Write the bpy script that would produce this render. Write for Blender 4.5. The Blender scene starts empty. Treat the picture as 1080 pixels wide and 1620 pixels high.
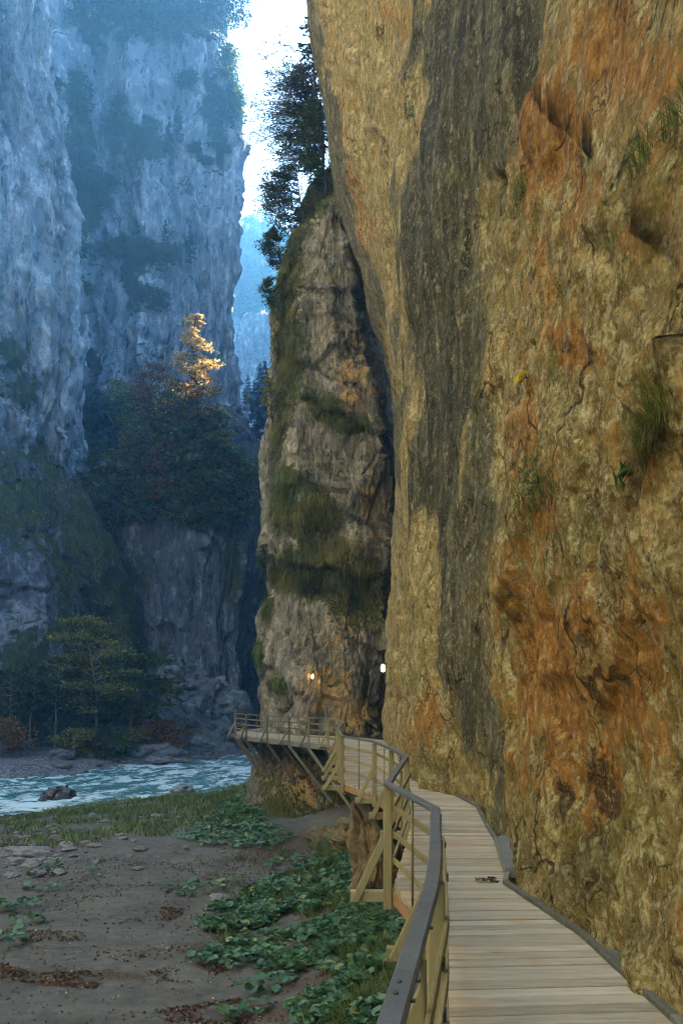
# A gorge with a plank walkway along an overhanging rock wall.
# World: metres, X right, Y away from the photographer, Z up; the eye stands at (0, 0, EZ).
import bpy, math, random
import numpy as np
from mathutils import Vector, Matrix
random.seed(7)
RNG = np.random.default_rng(11)
EZ = 5.2            # eye height over the sand bar
FP, CX, CY = 1400.0, 540.0, 1101.0     # focal length, centre column and horizon row, in photo pixels
DECK = EZ - 1.83
scene = bpy.context.scene
COL = scene.collection

def at(px, py, d):                      # photo pixel + distance -> world point
    return np.array([(px - CX) / FP * d, d, EZ + (CY - py) / FP * d])
def xat(px, d): return (px - CX) / FP * d
def zat(py, d): return EZ + (CY - py) / FP * d
def on_plane(px, py, z):                # where the sight line through a pixel meets height z
    d = (z - EZ) * FP / (CY - py)
    return np.array([xat(px, d), d, z])
def proj(P):
    d = np.maximum(P[:, 1], .5)
    return CX + FP * P[:, 0] / d, CY - FP * (P[:, 2] - EZ) / d

# ---------------------------------------------------------------- noise
def _hash(ix, iy, iz, seed):
    h = (ix.astype(np.uint32) * np.uint32(374761393) + iy.astype(np.uint32) * np.uint32(668265263)
         + iz.astype(np.uint32) * np.uint32(2147483647) + np.uint32((seed * 974634541 + 12345) & 0xffffffff))
    h = (h ^ (h >> np.uint32(13))) * np.uint32(1274126177)
    h = (h ^ (h >> np.uint32(16))) * np.uint32(2246822519)
    return h ^ (h >> np.uint32(15))
def perlin(p, seed=0):
    i = np.floor(p).astype(np.int64); f = p - i
    u = f * f * f * (f * (f * 6 - 15) + 10)
    res = np.zeros(len(p))
    for dx in (0, 1):
        for dy in (0, 1):
            for dz in (0, 1):
                h = _hash(i[:, 0] + dx, i[:, 1] + dy, i[:, 2] + dz, seed)
                g = ((h & 1023) / 511.5 - 1) * (f[:, 0] - dx) + (((h >> 10) & 1023) / 511.5 - 1) * (f[:, 1] - dy) + (((h >> 20) & 1023) / 511.5 - 1) * (f[:, 2] - dz)
                w = (u[:, 0] if dx else 1 - u[:, 0]) * (u[:, 1] if dy else 1 - u[:, 1]) * (u[:, 2] if dz else 1 - u[:, 2])
                res += w * g
    return res * 1.2
def fbm(p, octv=4, lac=2.03, gain=.5, seed=0):
    s = np.zeros(len(p)); a = 1.0; q = np.array(p, float)
    for k in range(octv):
        s += a * perlin(q, seed + k * 17); q = q * lac + 3.7; a *= gain
    return s
def ridged(p, octv=4, lac=2.05, gain=.5, seed=0):
    s = np.zeros(len(p)); a = 1.0; q = np.array(p, float)
    for k in range(octv):
        s += a * (1 - 2 * np.abs(perlin(q, seed + k * 13))); q = q * lac + 5.1; a *= gain
    return s
def facets(p, seed=0, slope=.8):
    """blocky broken rock: every cell of a jittered grid is a tilted plane; returns (height, distance to the cell border)"""
    i = np.floor(p).astype(np.int64)
    b1 = np.full(len(p), 1e9); b2 = np.full(len(p), 1e9); val = np.zeros(len(p))
    for dx in (-1, 0, 1):
        for dy in (-1, 0, 1):
            for dz in (-1, 0, 1):
                c = i + np.array([dx, dy, dz])
                h = _hash(c[:, 0], c[:, 1], c[:, 2], seed); h2 = _hash(c[:, 0], c[:, 1], c[:, 2], seed + 91)
                fp = c + np.stack([(h & 1023) / 1023., ((h >> 10) & 1023) / 1023., ((h >> 20) & 1023) / 1023.], 1)
                v = p - fp; d = (v * v).sum(1)
                t = ((h2 & 1023) / 511.5 - 1) * .5 + slope * (v[:, 0] * (((h2 >> 10) & 255) / 127.5 - 1) + v[:, 1] * (((h2 >> 18) & 127) / 63.5 - 1) + v[:, 2] * (((h2 >> 25) & 127) / 63.5 - 1))
                n = d < b1
                b2 = np.where(n, b1, np.minimum(b2, d)); val = np.where(n, t, val); b1 = np.where(n, d, b1)
    return val, np.sqrt(b2) - np.sqrt(b1)
def sstep(a, b, x):
    t = np.clip((x - a) / (b - a), 0, 1); return t * t * (3 - 2 * t)
def seg_dist(px, py, line):
    """distance to a polyline in pixels, and which side (positive = to the right of its direction of travel on screen)"""
    best = np.full(px.shape, 1e9); side = np.zeros(px.shape)
    for (x0, y0), (x1, y1) in zip(line[:-1], line[1:]):
        vx, vy = x1 - x0, y1 - y0; L = vx * vx + vy * vy
        t = np.clip(((px - x0) * vx + (py - y0) * vy) / L, 0, 1)
        dx, dy = px - x0 - t * vx, py - y0 - t * vy
        d = np.hypot(dx, dy); n = d < best
        side = np.where(n, np.sign(vx * dy - vy * dx), side); best = np.where(n, d, best)
    return best, side
def blobs(px, py, items):
    """items: (x, y, rx, ry, weight) soft spots"""
    m = np.zeros(px.shape)
    for x, y, rx, ry, w in items:
        q = ((px - x) / rx) ** 2 + ((py - y) / ry) ** 2
        m = np.maximum(m, w * np.exp(-q))
    return m
def in_poly(px, py, poly):
    inside = np.zeros(px.shape, bool); n = len(poly)
    for k in range(n):
        x0, y0 = poly[k]; x1, y1 = poly[(k + 1) % n]
        c = ((y0 > py) != (y1 > py)) & (px < (x1 - x0) * (py - y0) / ((y1 - y0) or 1e-9) + x0)
        inside ^= c
    return inside

# ---------------------------------------------------------------- objects
def tag(o, label=None, cat=None, group=None, kind=None):
    if label: o['label'] = label
    if cat: o['category'] = cat
    if group: o['group'] = group
    if kind: o['kind'] = kind
    return o
def empty(name, loc, label, cat, group=None, rz=0.0):
    o = bpy.data.objects.new(name, None); COL.objects.link(o)
    o.location = Vector([float(v) for v in loc]); o.rotation_euler = (0, 0, rz); o.empty_display_size = .2
    return tag(o, label, cat, group)
def mesh_np(V, quads=None, tris=None, attrs=None, smooth=True, name='mesh', corner_cols=None):
    V = np.asarray(V, np.float32)
    me = bpy.data.meshes.new(name)
    q = np.zeros((0, 4), np.int32) if quads is None else np.asarray(quads, np.int32).reshape(-1, 4)
    t = np.zeros((0, 3), np.int32) if tris is None else np.asarray(tris, np.int32).reshape(-1, 3)
    me.vertices.add(len(V)); me.vertices.foreach_set('co', V.ravel())
    nl = q.size + t.size
    me.loops.add(nl); me.loops.foreach_set('vertex_index', np.concatenate([q.ravel(), t.ravel()]).astype(np.int32))
    npol = len(q) + len(t)
    me.polygons.add(npol)
    starts = np.concatenate([np.arange(len(q)) * 4, q.size + np.arange(len(t)) * 3]).astype(np.int32)
    me.polygons.foreach_set('loop_start', starts)
    me.polygons.foreach_set('use_smooth', np.full(npol, smooth, bool))
    me.update(calc_edges=True)
    if attrs:
        for k, v in attrs.items():
            v = np.asarray(v, np.float32)
            if v.ndim == 1:
                a = me.attributes.new(k, 'FLOAT', 'POINT'); a.data.foreach_set('value', v)
            else:
                a = me.attributes.new(k, 'FLOAT_VECTOR', 'POINT'); a.data.foreach_set('vector', v.ravel())
    return me
def link(name, me, mat=None, parent=None):
    o = bpy.data.objects.new(name, me); COL.objects.link(o); me.name = name
    if mat is not None and not me.materials: me.materials.append(mat)
    if parent is not None: o.parent = parent
    return o
def grid_faces(nu, nv):
    i = np.arange(nu * nv).reshape(nv, nu)
    return np.stack([i[:-1, :-1], i[:-1, 1:], i[1:, 1:], i[1:, :-1]], -1).reshape(-1, 4)
def grid_normals(P):
    du = np.gradient(P, axis=1); dv = np.gradient(P, axis=0)
    n = np.cross(du, dv); return n / (np.linalg.norm(n, axis=2, keepdims=True) + 1e-9)
class MB:
    """collects boxes, bars and tubes into one mesh; world or local coordinates"""
    def __init__(s): s.v = []; s.q = []; s.t = []; s.r = []; s.n = 0
    def add(s, V, quads=(), tris=(), r=None):
        V = np.asarray(V, float); s.v.append(V)
        if len(quads): s.q.append(np.asarray(quads) + s.n)
        if len(tris): s.t.append(np.asarray(tris) + s.n)
        s.r.append(np.full(len(V), random.random() if r is None else r)); s.n += len(V); return s
    def bar(s, a, b, w, h, up=(0, 0, 1), bev=.12, r=None):
        """a squared timber from a to b, w wide and h high, with chamfered long edges"""
        a, b = np.asarray(a, float), np.asarray(b, float); d = b - a; L = np.linalg.norm(d); d /= L
        up = np.asarray(up, float)
        if abs(np.dot(d, up)) > .95: up = np.array([0., 1, 0]) if abs(d[1]) < .9 else np.array([1., 0, 0])
        x = np.cross(d, up); x /= np.linalg.norm(x); y = np.cross(x, d)
        c = bev * min(w, h); hw, hh = w / 2, h / 2
        o = [(-hw + c, -hh), (hw - c, -hh), (hw, -hh + c), (hw, hh - c), (hw - c, hh), (-hw + c, hh), (-hw, hh - c), (-hw, -hh + c)]
        V = [p + x * u + y * v for p in (a, b) for u, v in o]
        Q = [(k, (k + 1) % 8, 8 + (k + 1) % 8, 8 + k) for k in range(8)]
        Q += [(7, 6, 1, 0), (6, 5, 2, 1), (5, 4, 3, 2), (8, 9, 14, 15), (9, 10, 13, 14), (10, 11, 12, 13)]
        return s.add(V, Q, r=r)
    def tube(s, pts, rad, k=6, r=None, cap=True):
        pts = np.asarray(pts, float); rad = np.broadcast_to(np.asarray(rad, float), (len(pts),))
        T = np.gradient(pts, axis=0); T /= np.linalg.norm(T, axis=1, keepdims=True) + 1e-9
        ref = np.array([0., 0, 1]) if abs(T[:, 2]).mean() < .8 else np.array([1., 0, 0])
        X = np.cross(T, ref); X /= np.linalg.norm(X, axis=1, keepdims=True) + 1e-9; Y = np.cross(T, X)
        an = np.arange(k) / k * 2 * math.pi
        V = (pts[:, None] + rad[:, None, None] * (np.cos(an)[None, :, None] * X[:, None] + np.sin(an)[None, :, None] * Y[:, None])).reshape(-1, 3)
        i = np.arange(len(pts) * k).reshape(-1, k)
        Q = np.stack([i[:-1], np.roll(i, -1, 1)[:-1], np.roll(i, -1, 1)[1:], i[1:]], -1).reshape(-1, 4)
        tr = []
        if cap:
            tr = [(i[0, 0], i[0, m + 1], i[0, m]) for m in range(1, k - 1)] + [(i[-1, 0], i[-1, m], i[-1, m + 1]) for m in range(1, k - 1)]
        return s.add(V, Q, tr, r=r)
    def sweep(s, pts, prof, r=None):
        """sweep a closed profile (list of (side, up)) along a path, mitred at the bends"""
        pts = np.asarray(pts, float); n = len(pts); k = len(prof)
        D = np.diff(pts, axis=0); D /= np.linalg.norm(D, axis=1, keepdims=True)
        V = []
        for m in range(n):
            t = D[0] if m == 0 else D[-1] if m == n - 1 else D[m - 1] + D[m]
            t = t / np.linalg.norm(t); sd = np.cross(t, [0, 0, 1]); sd /= np.linalg.norm(sd)
            c = 1 if m in (0, n - 1) else 1 / max(.5, float(np.dot(t, D[m])))
            V += [pts[m] + sd * u * c + np.array([0, 0, w]) for u, w in prof]
        i = np.arange(n * k).reshape(n, k)
        Q = np.stack([i[:-1], np.roll(i, -1, 1)[:-1], np.roll(i, -1, 1)[1:], i[1:]], -1).reshape(-1, 4)
        tr = [(i[0, 0], i[0, m + 1], i[0, m]) for m in range(1, k - 1)] + [(i[-1, 0], i[-1, m], i[-1, m + 1]) for m in range(1, k - 1)]
        return s.add(V, Q, tr, r=r)
    def build(s, name, mat, parent=None, smooth=False, origin=None):
        V = np.concatenate(s.v)
        if origin is not None: V = V - np.asarray(origin)
        me = mesh_np(V, np.concatenate(s.q) if s.q else None, np.concatenate(s.t) if s.t else None, {'rnd': np.concatenate(s.r)}, smooth, name)
        return link(name, me, mat, parent)
def copy_tree(o, parent=None):
    c = o.copy(); COL.objects.link(c); c.parent = parent
    for ch in list(o.children): copy_tree(ch, c)
    return c

# ---------------------------------------------------------------- materials
class NT:
    def __init__(s, name):
        s.m = bpy.data.materials.new(name); s.m.use_nodes = True; s.t = s.m.node_tree
        for n in list(s.t.nodes): s.t.nodes.remove(n)
        s.out = s.t.nodes.new('ShaderNodeOutputMaterial')
        s.tc = None
    def put(s, sock, v):
        if v is None: return
        if isinstance(v, bpy.types.NodeSocket): s.t.links.new(v, sock)
        else:
            if isinstance(v, (tuple, list)) and len(v) == 3 and sock.type == 'RGBA': v = (*v, 1)
            sock.default_value = v
    def obj(s):
        if s.tc is None: s.tc = s.t.nodes.new('ShaderNodeTexCoord')
        return s.tc.outputs['Object']
    def mapp(s, scale=(1, 1, 1), rot=(0, 0, 0), loc=(0, 0, 0), vec=None):
        n = s.t.nodes.new('ShaderNodeMapping'); s.put(n.inputs[0], vec or s.obj())
        n.inputs['Scale'].default_value = scale; n.inputs['Rotation'].default_value = rot; n.inputs['Location'].default_value = loc
        return n.outputs[0]
    def noise(s, scale, detail=5, rough=.6, vec=None, dist=0.0, lac=2.0):
        n = s.t.nodes.new('ShaderNodeTexNoise'); s.put(n.inputs['Vector'], vec or s.obj())
        n.inputs['Scale'].default_value = scale; n.inputs['Detail'].default_value = detail
        n.inputs['Roughness'].default_value = rough; n.inputs['Distortion'].default_value = dist; n.inputs['Lacunarity'].default_value = lac
        return n.outputs['Fac']
    def voro(s, scale, vec=None, feature='F1', out='Distance', rnd=1.0):
        n = s.t.nodes.new('ShaderNodeTexVoronoi'); n.feature = feature; s.put(n.inputs['Vector'], vec or s.obj())
        n.inputs['Scale'].default_value = scale; n.inputs['Randomness'].default_value = rnd
        return n.outputs[out]
    def attr(s, name, out='Fac'):
        n = s.t.nodes.new('ShaderNodeAttribute'); n.attribute_name = name; return n.outputs[out]
    def ramp(s, fac, stops, interp='LINEAR'):
        n = s.t.nodes.new('ShaderNodeValToRGB'); s.put(n.inputs[0], fac); cr = n.color_ramp; cr.interpolation = interp
        while len(cr.elements) < len(stops): cr.elements.new(.5)
        for e, (p, c) in zip(cr.elements, stops):
            e.position = p; e.color = (*c, 1) if not isinstance(c, (int, float)) else (c, c, c, 1)
        return n.outputs[0]
    def mix(s, fac, a, b, mode='MIX'):
        n = s.t.nodes.new('ShaderNodeMix'); n.data_type = 'RGBA'; n.blend_type = mode
        s.put(n.inputs[0], fac); s.put(n.inputs[6], a); s.put(n.inputs[7], b); return n.outputs[2]
    def math(s, op, a, b=None, c=None, clamp=False):
        n = s.t.nodes.new('ShaderNodeMath'); n.operation = op; n.use_clamp = clamp
        for k, v in enumerate((a, b, c)): s.put(n.inputs[k], v)
        return n.outputs[0]
    def mrange(s, v, a, b, c=0.0, d=1.0):
        n = s.t.nodes.new('ShaderNodeMapRange'); n.interpolation_type = 'SMOOTHSTEP'
        for k, x in zip(('Value', 'From Min', 'From Max', 'To Min', 'To Max'), (v, a, b, c, d)): s.put(n.inputs[k], x)
        return n.outputs[0]
    def bump(s, h, strength=.5, dist=.05, normal=None):
        n = s.t.nodes.new('ShaderNodeBump'); s.put(n.inputs['Height'], h); n.inputs['Strength'].default_value = strength
        n.inputs['Distance'].default_value = dist; s.put(n.inputs['Normal'], normal); return n.outputs[0]
    def bsdf(s, color, rough=.85, normal=None, spec=.3, **kw):
        n = s.t.nodes.new('ShaderNodeBsdfPrincipled'); s.put(n.inputs['Base Color'], color); s.put(n.inputs['Roughness'], rough)
        s.put(n.inputs['Normal'], normal); n.inputs['Specular IOR Level'].default_value = spec
        for k, v in kw.items(): s.put(n.inputs[k.replace('_', ' ')], v)
        s.t.links.new(n.outputs[0], s.out.inputs['Surface']); return n
def leaf_mat(name, stops, trans=.45, rough=.6, spec=.25):
    N = NT(name); col = N.ramp(N.attr('rnd'), stops)
    p = N.bsdf(col, rough, None, spec)
    t = N.t.nodes.new('ShaderNodeBsdfTranslucent'); N.put(t.inputs[0], col)
    m = N.t.nodes.new('ShaderNodeMixShader'); m.inputs[0].default_value = trans
    N.t.links.new(p.outputs[0], m.inputs[1]); N.t.links.new(t.outputs[0], m.inputs[2]); N.t.links.new(m.outputs[0], N.out.inputs['Surface'])
    return N.m
# ---------------------------------------------------------------- rock materials
def rock_moss_mat(name, base, dark, light, moss_cols, sc=1.0, streak=(1, 1, .22), warm=None, bump=.6, lichen=.25, bdist=.12):
    """limestone with vertical water streaks; 'moss' and 'warm' attributes place turf and ochre patches"""
    N = NT(name)
    sv = N.mapp(streak)
    n_st = N.noise(.55 * sc, 6, .62, sv, .6)
    n_md = N.noise(1.6 * sc, 8, .66)
    n_fn = N.noise(9.0 * sc, 8, .74)
    n_bk = N.noise(3.6 * sc, 8, .72, N.mapp((1, 1, .32), rot=(.15, .2, 0)))
    col = N.ramp(N.math('MULTIPLY_ADD', n_md, .5, N.math('MULTIPLY', n_st, .5)), [(.38, dark), (.47, base), (.53, base), (.62, light)])
    col = N.mix(N.mrange(n_bk, .44, .36), col, dark); col = N.mix(N.math('MULTIPLY', N.mrange(n_bk, .55, .63), .7), col, light)
    wst = N.mrange(N.noise(.9 * sc, 5, .6, N.mapp((1, 1, .08), loc=(4, 2, 7))), .60, .70)
    col = N.mix(N.math('MULTIPLY', wst, .55), col, tuple(min(1, 1.35 * c) for c in light))
    dst = N.mrange(N.noise(.6 * sc, 5, .6, N.mapp((1, 1, .1), loc=(1, 9, 3))), .56, .68)
    col = N.mix(N.math('MULTIPLY', dst, .6), col, tuple(.5 * c for c in dark))
    if warm is not None:
        w = N.math('MULTIPLY_ADD', N.math('SUBTRACT', n_md, .5), 1.6, N.attr('warm'))
        wc = N.ramp(n_fn, [(.3, tuple(.35 * c for c in warm)), (.5, warm), (.7, tuple(min(1, 1.6 * c) for c in warm))])
        col = N.mix(N.mrange(w, .35, .65), col, wc)
    col = N.mix(N.math('MULTIPLY', N.mrange(n_fn, .60, .68), lichen), col, (.55, .52, .42))
    col = N.mix(N.math('MULTIPLY', N.mrange(n_fn, .44, .34), .65), col, tuple(.3 * c for c in dark))
    ms = N.math('MULTIPLY_ADD', N.math('SUBTRACT', N.noise(2.3 * sc, 7, .7), .5), 1.5, N.attr('moss'))
    mc = N.ramp(N.noise(5 * sc, 6, .7, N.mapp((1, 1, .4))), [(.3, moss_cols[0]), (.5, moss_cols[1]), (.66, moss_cols[2])])
    mfac = N.mrange(ms, .42, .58)
    col = N.mix(mfac, col, mc)
    h = N.math('ADD', N.math('MULTIPLY', n_md, 1.0), N.math('MULTIPLY', n_fn, .35))
    h = N.math('ADD', h, N.math('MULTIPLY', N.math('MINIMUM', N.voro(1.3 * sc, N.mapp((1, 1, .5)), 'DISTANCE_TO_EDGE'), .12), 2.2))
    h = N.math('ADD', h, N.math('MULTIPLY', N.noise(34 * sc, 4, .7), .12))
    N.bsdf(col, .9, N.bump(h, bump, bdist), .2)
    return N.m

def near_wall_mat():
    """ochre limestone: tan crust, rust bands, dark water-stained bands, cream flecks, all placed by attributes"""
    N = NT('ochre_limestone')
    # the rock's fabric is drawn out along the wall, so all its textures are too
    iso = N.mapp((1, .80, .95)); sv = N.mapp((1, 1.0, .16)); sv2 = N.mapp((1, .9, .40), rot=(-.12, 0, 0), loc=(3, 5, 1))
    a = N.noise(1.1, 8, .68, iso); b = N.noise(5.0, 9, .76, iso); c = N.noise(21, 6, .72, iso)
    st = N.noise(2.4, 7, .66, sv, .6); st2 = N.noise(2.2, 9, .76, sv2, .2); stf = N.noise(9, 6, .72, sv2)
    # cream to brown crust
    mixv = N.math('ADD', N.math('MULTIPLY', b, .5), N.math('ADD', N.math('MULTIPLY', c, .26), N.math('MULTIPLY', st2, .24)))
    tan = N.ramp(mixv, [(.38, (.10, .076, .026)), (.46, (.27, .205, .070)), (.52, (.40, .32, .125)), (.60, (.60, .52, .27))])
    crust = N.mrange(N.noise(3.6, 12, .82, iso), .485, .520)
    tan = N.mix(N.math('MULTIPLY', crust, .75), N.mix(1.0, tan, (.80, .74, .62), 'MULTIPLY'), N.ramp(c, [(.38, (.31, .24, .085)), (.48, (.50, .41, .17)), (.60, (.68, .60, .34))]))
    tan = N.mix(N.mrange(a, .42, .66), tan, N.mix(.8, tan, (.72, .80, .62), 'MULTIPLY'))
    # rust
    rust = N.ramp(N.math('ADD', N.math('MULTIPLY', b, .45), N.math('MULTIPLY', stf, .55)), [(.38, (.13, .050, .010)), (.46, (.31, .132, .022)), (.54, (.44, .22, .045)), (.62, (.58, .43, .19))])
    pink = N.mrange(N.noise(1.9, 6, .7, iso), .55, .66)
    rust = N.mix(N.math('MULTIPLY', pink, .45), rust, (.36, .20, .085))
    rm = N.math('ADD', N.attr('rust'), N.math('ADD', N.math('MULTIPLY', N.math('SUBTRACT', st2, .5), 2.8), N.math('MULTIPLY', N.math('SUBTRACT', b, .5), 3.0)))
    col = N.mix(N.math('MULTIPLY', N.mrange(rm, .22, .62), .94), tan, rust)
    # water-stained grey, with its own long streaks
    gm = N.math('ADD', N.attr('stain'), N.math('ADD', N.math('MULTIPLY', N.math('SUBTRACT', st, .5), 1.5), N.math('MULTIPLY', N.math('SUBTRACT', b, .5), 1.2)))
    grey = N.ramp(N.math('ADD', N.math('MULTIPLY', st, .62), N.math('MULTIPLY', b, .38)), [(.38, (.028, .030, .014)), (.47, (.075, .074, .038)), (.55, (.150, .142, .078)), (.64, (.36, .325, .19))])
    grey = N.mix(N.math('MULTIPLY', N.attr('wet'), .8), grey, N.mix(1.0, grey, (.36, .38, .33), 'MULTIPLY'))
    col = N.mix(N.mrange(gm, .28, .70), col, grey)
    # lilac-grey bare stone and moss-dark damp foot
    col = N.mix(N.math('MULTIPLY', N.mrange(N.noise(1.5, 6, .7, N.mapp((1, .8, 1), loc=(9, 1, 4))), .60, .68), .45), col, (.23, .195, .17))
    mm = N.math('ADD', N.attr('moss'), N.math('MULTIPLY', N.math('SUBTRACT', b, .5), 1.8))
    col = N.mix(N.math('MULTIPLY', N.mrange(mm, .42, .75), .6), col, N.ramp(c, [(.35, (.045, .043, .015)), (.65, (.14, .125, .045))]))
    sc_ = N.math('ADD', N.attr('scar'), N.math('MULTIPLY', N.math('SUBTRACT', b, .5), 1.2))
    col = N.mix(N.math('MULTIPLY', N.mrange(sc_, .42, .52), .85), col, N.ramp(c, [(.38, (.045, .030, .014)), (.55, (.095, .060, .028)), (.7, (.17, .10, .05))]))
    # cream crust flecks and dark pits
    fn = N.noise(2.2, 6, .7, N.mapp((1, .85, .8), loc=(2, 8, 5)))
    fl = N.mrange(N.noise(6.5, 9, .82, N.mapp((1, .85, .8), loc=(2, 8, 5))), .552, .572)
    fl = N.math('MULTIPLY', fl, N.mrange(fn, .40, .56))
    fcol = N.ramp(c, [(.40, (.44, .355, .17)), (.60, (.72, .63, .40))])
    col = N.mix(N.math('MULTIPLY', fl, N.math('MULTIPLY_ADD', N.attr('cream'), .65, .30)), col, fcol)
    fl2 = N.mrange(N.noise(17, 6, .8, N.mapp((1, .85, .8), loc=(6, 2, 5))), .575, .60)
    col = N.mix(N.math('MULTIPLY', fl2, N.math('MULTIPLY_ADD', N.attr('cream'), .55, .18)), col, (.66, .57, .36))
    pit = N.mrange(N.noise(9, 8, .78, N.mapp((1, .85, .7), loc=(7, 7, 7))), .415, .375)
    col = N.mix(N.math('MULTIPLY', pit, .7), col, (.050, .036, .016))
    tiny = N.mrange(N.noise(44, 4, .7, iso), .60, .68)
    col = N.mix(N.math('MULTIPLY', tiny, .35), col, (.60, .55, .40))
    wv_ = N.t.nodes.new('ShaderNodeVectorMath'); wv_.operation = 'MULTIPLY_ADD'; nc = N.t.nodes.new('ShaderNodeTexNoise'); nc.inputs['Scale'].default_value = 1.7; nc.inputs['Detail'].default_value = 6; N.put(nc.inputs['Vector'], N.obj())
    N.put(wv_.inputs[0], nc.outputs['Color']); wv_.inputs[1].default_value = (.9, .9, .9); N.put(wv_.inputs[2], N.mapp((1, .8, .55)))
    ck = N.voro(.85, wv_.outputs[0], 'DISTANCE_TO_EDGE'); ck2 = N.voro(2.6, wv_.outputs[0], 'DISTANCE_TO_EDGE')
    crack = N.math('MULTIPLY', N.mrange(ck, .022, .004), N.mrange(N.noise(.8, 3, .5, N.mapp(loc=(3, 3, 8))), .46, .56))
    crack2 = N.math('MULTIPLY', N.mrange(ck2, .030, .006), N.mrange(N.noise(1.3, 3, .5, N.mapp(loc=(8, 3, 1))), .52, .60))
    cr_ = N.math('MAXIMUM', crack, N.math('MULTIPLY', crack2, .7))
    col = N.mix(N.math('MULTIPLY', cr_, .8), col, (.030, .024, .012))
    pk = N.voro(16, iso, 'F1')
    h = N.math('ADD', N.math('MULTIPLY', b, 1.0), N.math('MULTIPLY', c, .42))
    h = N.math('SUBTRACT', h, N.math('MULTIPLY', cr_, .9)); h = N.math('ADD', h, N.math('MULTIPLY', pk, .45))
    h = N.math('ADD', h, N.math('MULTIPLY', N.noise(60, 4, .7, iso), .16))
    h = N.math('ADD', h, N.math('MULTIPLY', st, .12))
    h = N.math('ADD', h, N.math('MULTIPLY', N.noise(11, 7, .78, iso), .55))
    N.bsdf(col, N.mrange(N.attr('wet'), 0, 1, .94, .80), N.bump(N.math('ADD', h, N.math('MULTIPLY', crust, .5)), 1.0, .09), .12)
    return N.m

# ---------------------------------------------------------------- the near overhanging wall
D_ = [-16, -5, 0, 3, 5, 6.8, 8.7, 9.7, 11.3, 12.3, 14.7, 16.3, 17.4, 20, 22, 25, 30, 35, 38, 41, 46]
WALL = [  # height above the eye, then the wall's X at each distance of D_
 (-7.5, [4.5, 3.8, 3.4, 3.0, 2.9, 2.7, 2.5, 2.6, 2.8, 2.8, 2.9, 2.7, 2.3, 2.2, 2.2, 2.4, 2.4, 2.5, 2.6, 3.6, 6.5]),
 (-2.1, [3.2, 2.7, 2.4, 2.08, 2.0, 1.93, 1.76, 1.86, 2.14, 2.14, 2.30, 2.15, 1.56, 1.56, 1.66, 1.84, 1.86, 1.87, 2.0, 3.0, 6.5]),
 (-1.5, [3.1, 2.6, 2.35, 2.02, 1.98, 1.92, 1.74, 1.83, 2.12, 2.12, 2.28, 2.14, 1.58, 1.56, 1.66, 1.82, 1.84, 1.82, 1.95, 3.0, 6.5]),
 (0.6,  [3.1, 2.6, 2.3, 2.05, 2.0, 1.95, 1.80, 1.76, 2.12, 2.14, 2.20, 2.10, 1.66, 1.62, 1.66, 1.80, 1.80, 1.80, 1.95, 3.2, 6.5]),
 (2.0,  [3.1, 2.6, 2.3, 2.1, 2.02, 1.98, 1.86, 1.84, 2.14, 2.14, 2.14, 2.0, 1.76, 1.64, 1.66, 1.80, 1.85, 1.88, 2.0, 3.3, 6.5]),
 (4.0,  [3.2, 2.7, 2.4, 2.2, 2.02, 2.02, 2.00, 2.02, 2.42, 2.36, 2.10, 1.85, 1.80, 1.64, 1.66, 1.80, 1.92, 1.98, 2.1, 3.4, 6.5]),
 (6.0,  [3.3, 2.8, 2.5, 2.3, 2.12, 2.12, 2.04, 2.02, 2.62, 2.52, 2.15, 1.84, 1.74, 1.64, 1.66, 1.80, 1.98, 2.03, 2.2, 3.5, 6.5]),
 (7.5,  [3.4, 2.9, 2.6, 2.4, 2.3, 2.3, 2.26, 2.28, 2.70, 2.55, 2.15, 1.82, 1.66, 1.50, 1.55, 1.72, 2.05, 2.16, 2.3, 3.6, 6.5]),
 (9.0,  [3.5, 3.0, 2.7, 2.5, 2.4, 2.4, 2.4, 2.4, 2.50, 2.42, 2.10, 1.80, 1.56, 1.32, 1.42, 1.64, 2.08, 2.26, 2.4, 3.7, 6.5]),
 (12.0, [3.7, 3.2, 2.9, 2.7, 2.6, 2.6, 2.6, 2.6, 2.6, 2.5, 2.2, 1.9, 1.62, 1.36, 1.36, 1.40, 1.80, 2.18, 2.4, 3.5, 6.5]),
 (16.0, [4.0, 3.4, 3.1, 2.9, 2.8, 2.8, 2.8, 2.8, 2.8, 2.7, 2.5, 2.3, 2.0, 1.60, 1.42, 1.20, 1.0, 1.14, 1.5, 2.6, 6.0]),
 (21.0, [4.3, 3.6, 3.3, 3.1, 3.0, 3.0, 3.0, 3.0, 3.0, 2.9, 2.7, 2.5, 2.2, 1.70, 1.35, .90, .22, -.30, .1, 1.5, 5.5]),
 (27.0, [4.6, 4.0, 3.6, 3.4, 3.3, 3.2, 3.2, 3.1, 3.1, 3.0, 2.8, 2.6, 2.3, 1.75, 1.35, .70, -.40, -1.25, -.9, .8, 5.0]),
 (45.0, [6, 5, 5, 4.6, 4.5, 4.4, 4.3, 4.2, 4.1, 4, 3.7, 3.3, 3, 2.2, 1.4, .2, -1.9, -3.2, -2.6, -.5, 4.0]),
]
def wall_X(d, zr):
    zs = np.array([w[0] for w in WALL]); T = np.array([w[1] for w in WALL])
    cols = np.stack([np.interp(d.ravel(), D_, T[k]) for k in range(len(zs))])
    z = np.clip(zr.ravel(), zs[0], zs[-1]); k = np.clip(np.searchsorted(zs, z) - 1, 0, len(zs) - 2)
    t = (z - zs[k]) / (zs[k + 1] - zs[k]); t = t * t * (3 - 2 * t) * .5 + t * .5
    i = np.arange(len(z)); return (cols[k, i] * (1 - t) + cols[k + 1, i] * t).reshape(d.shape)
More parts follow.
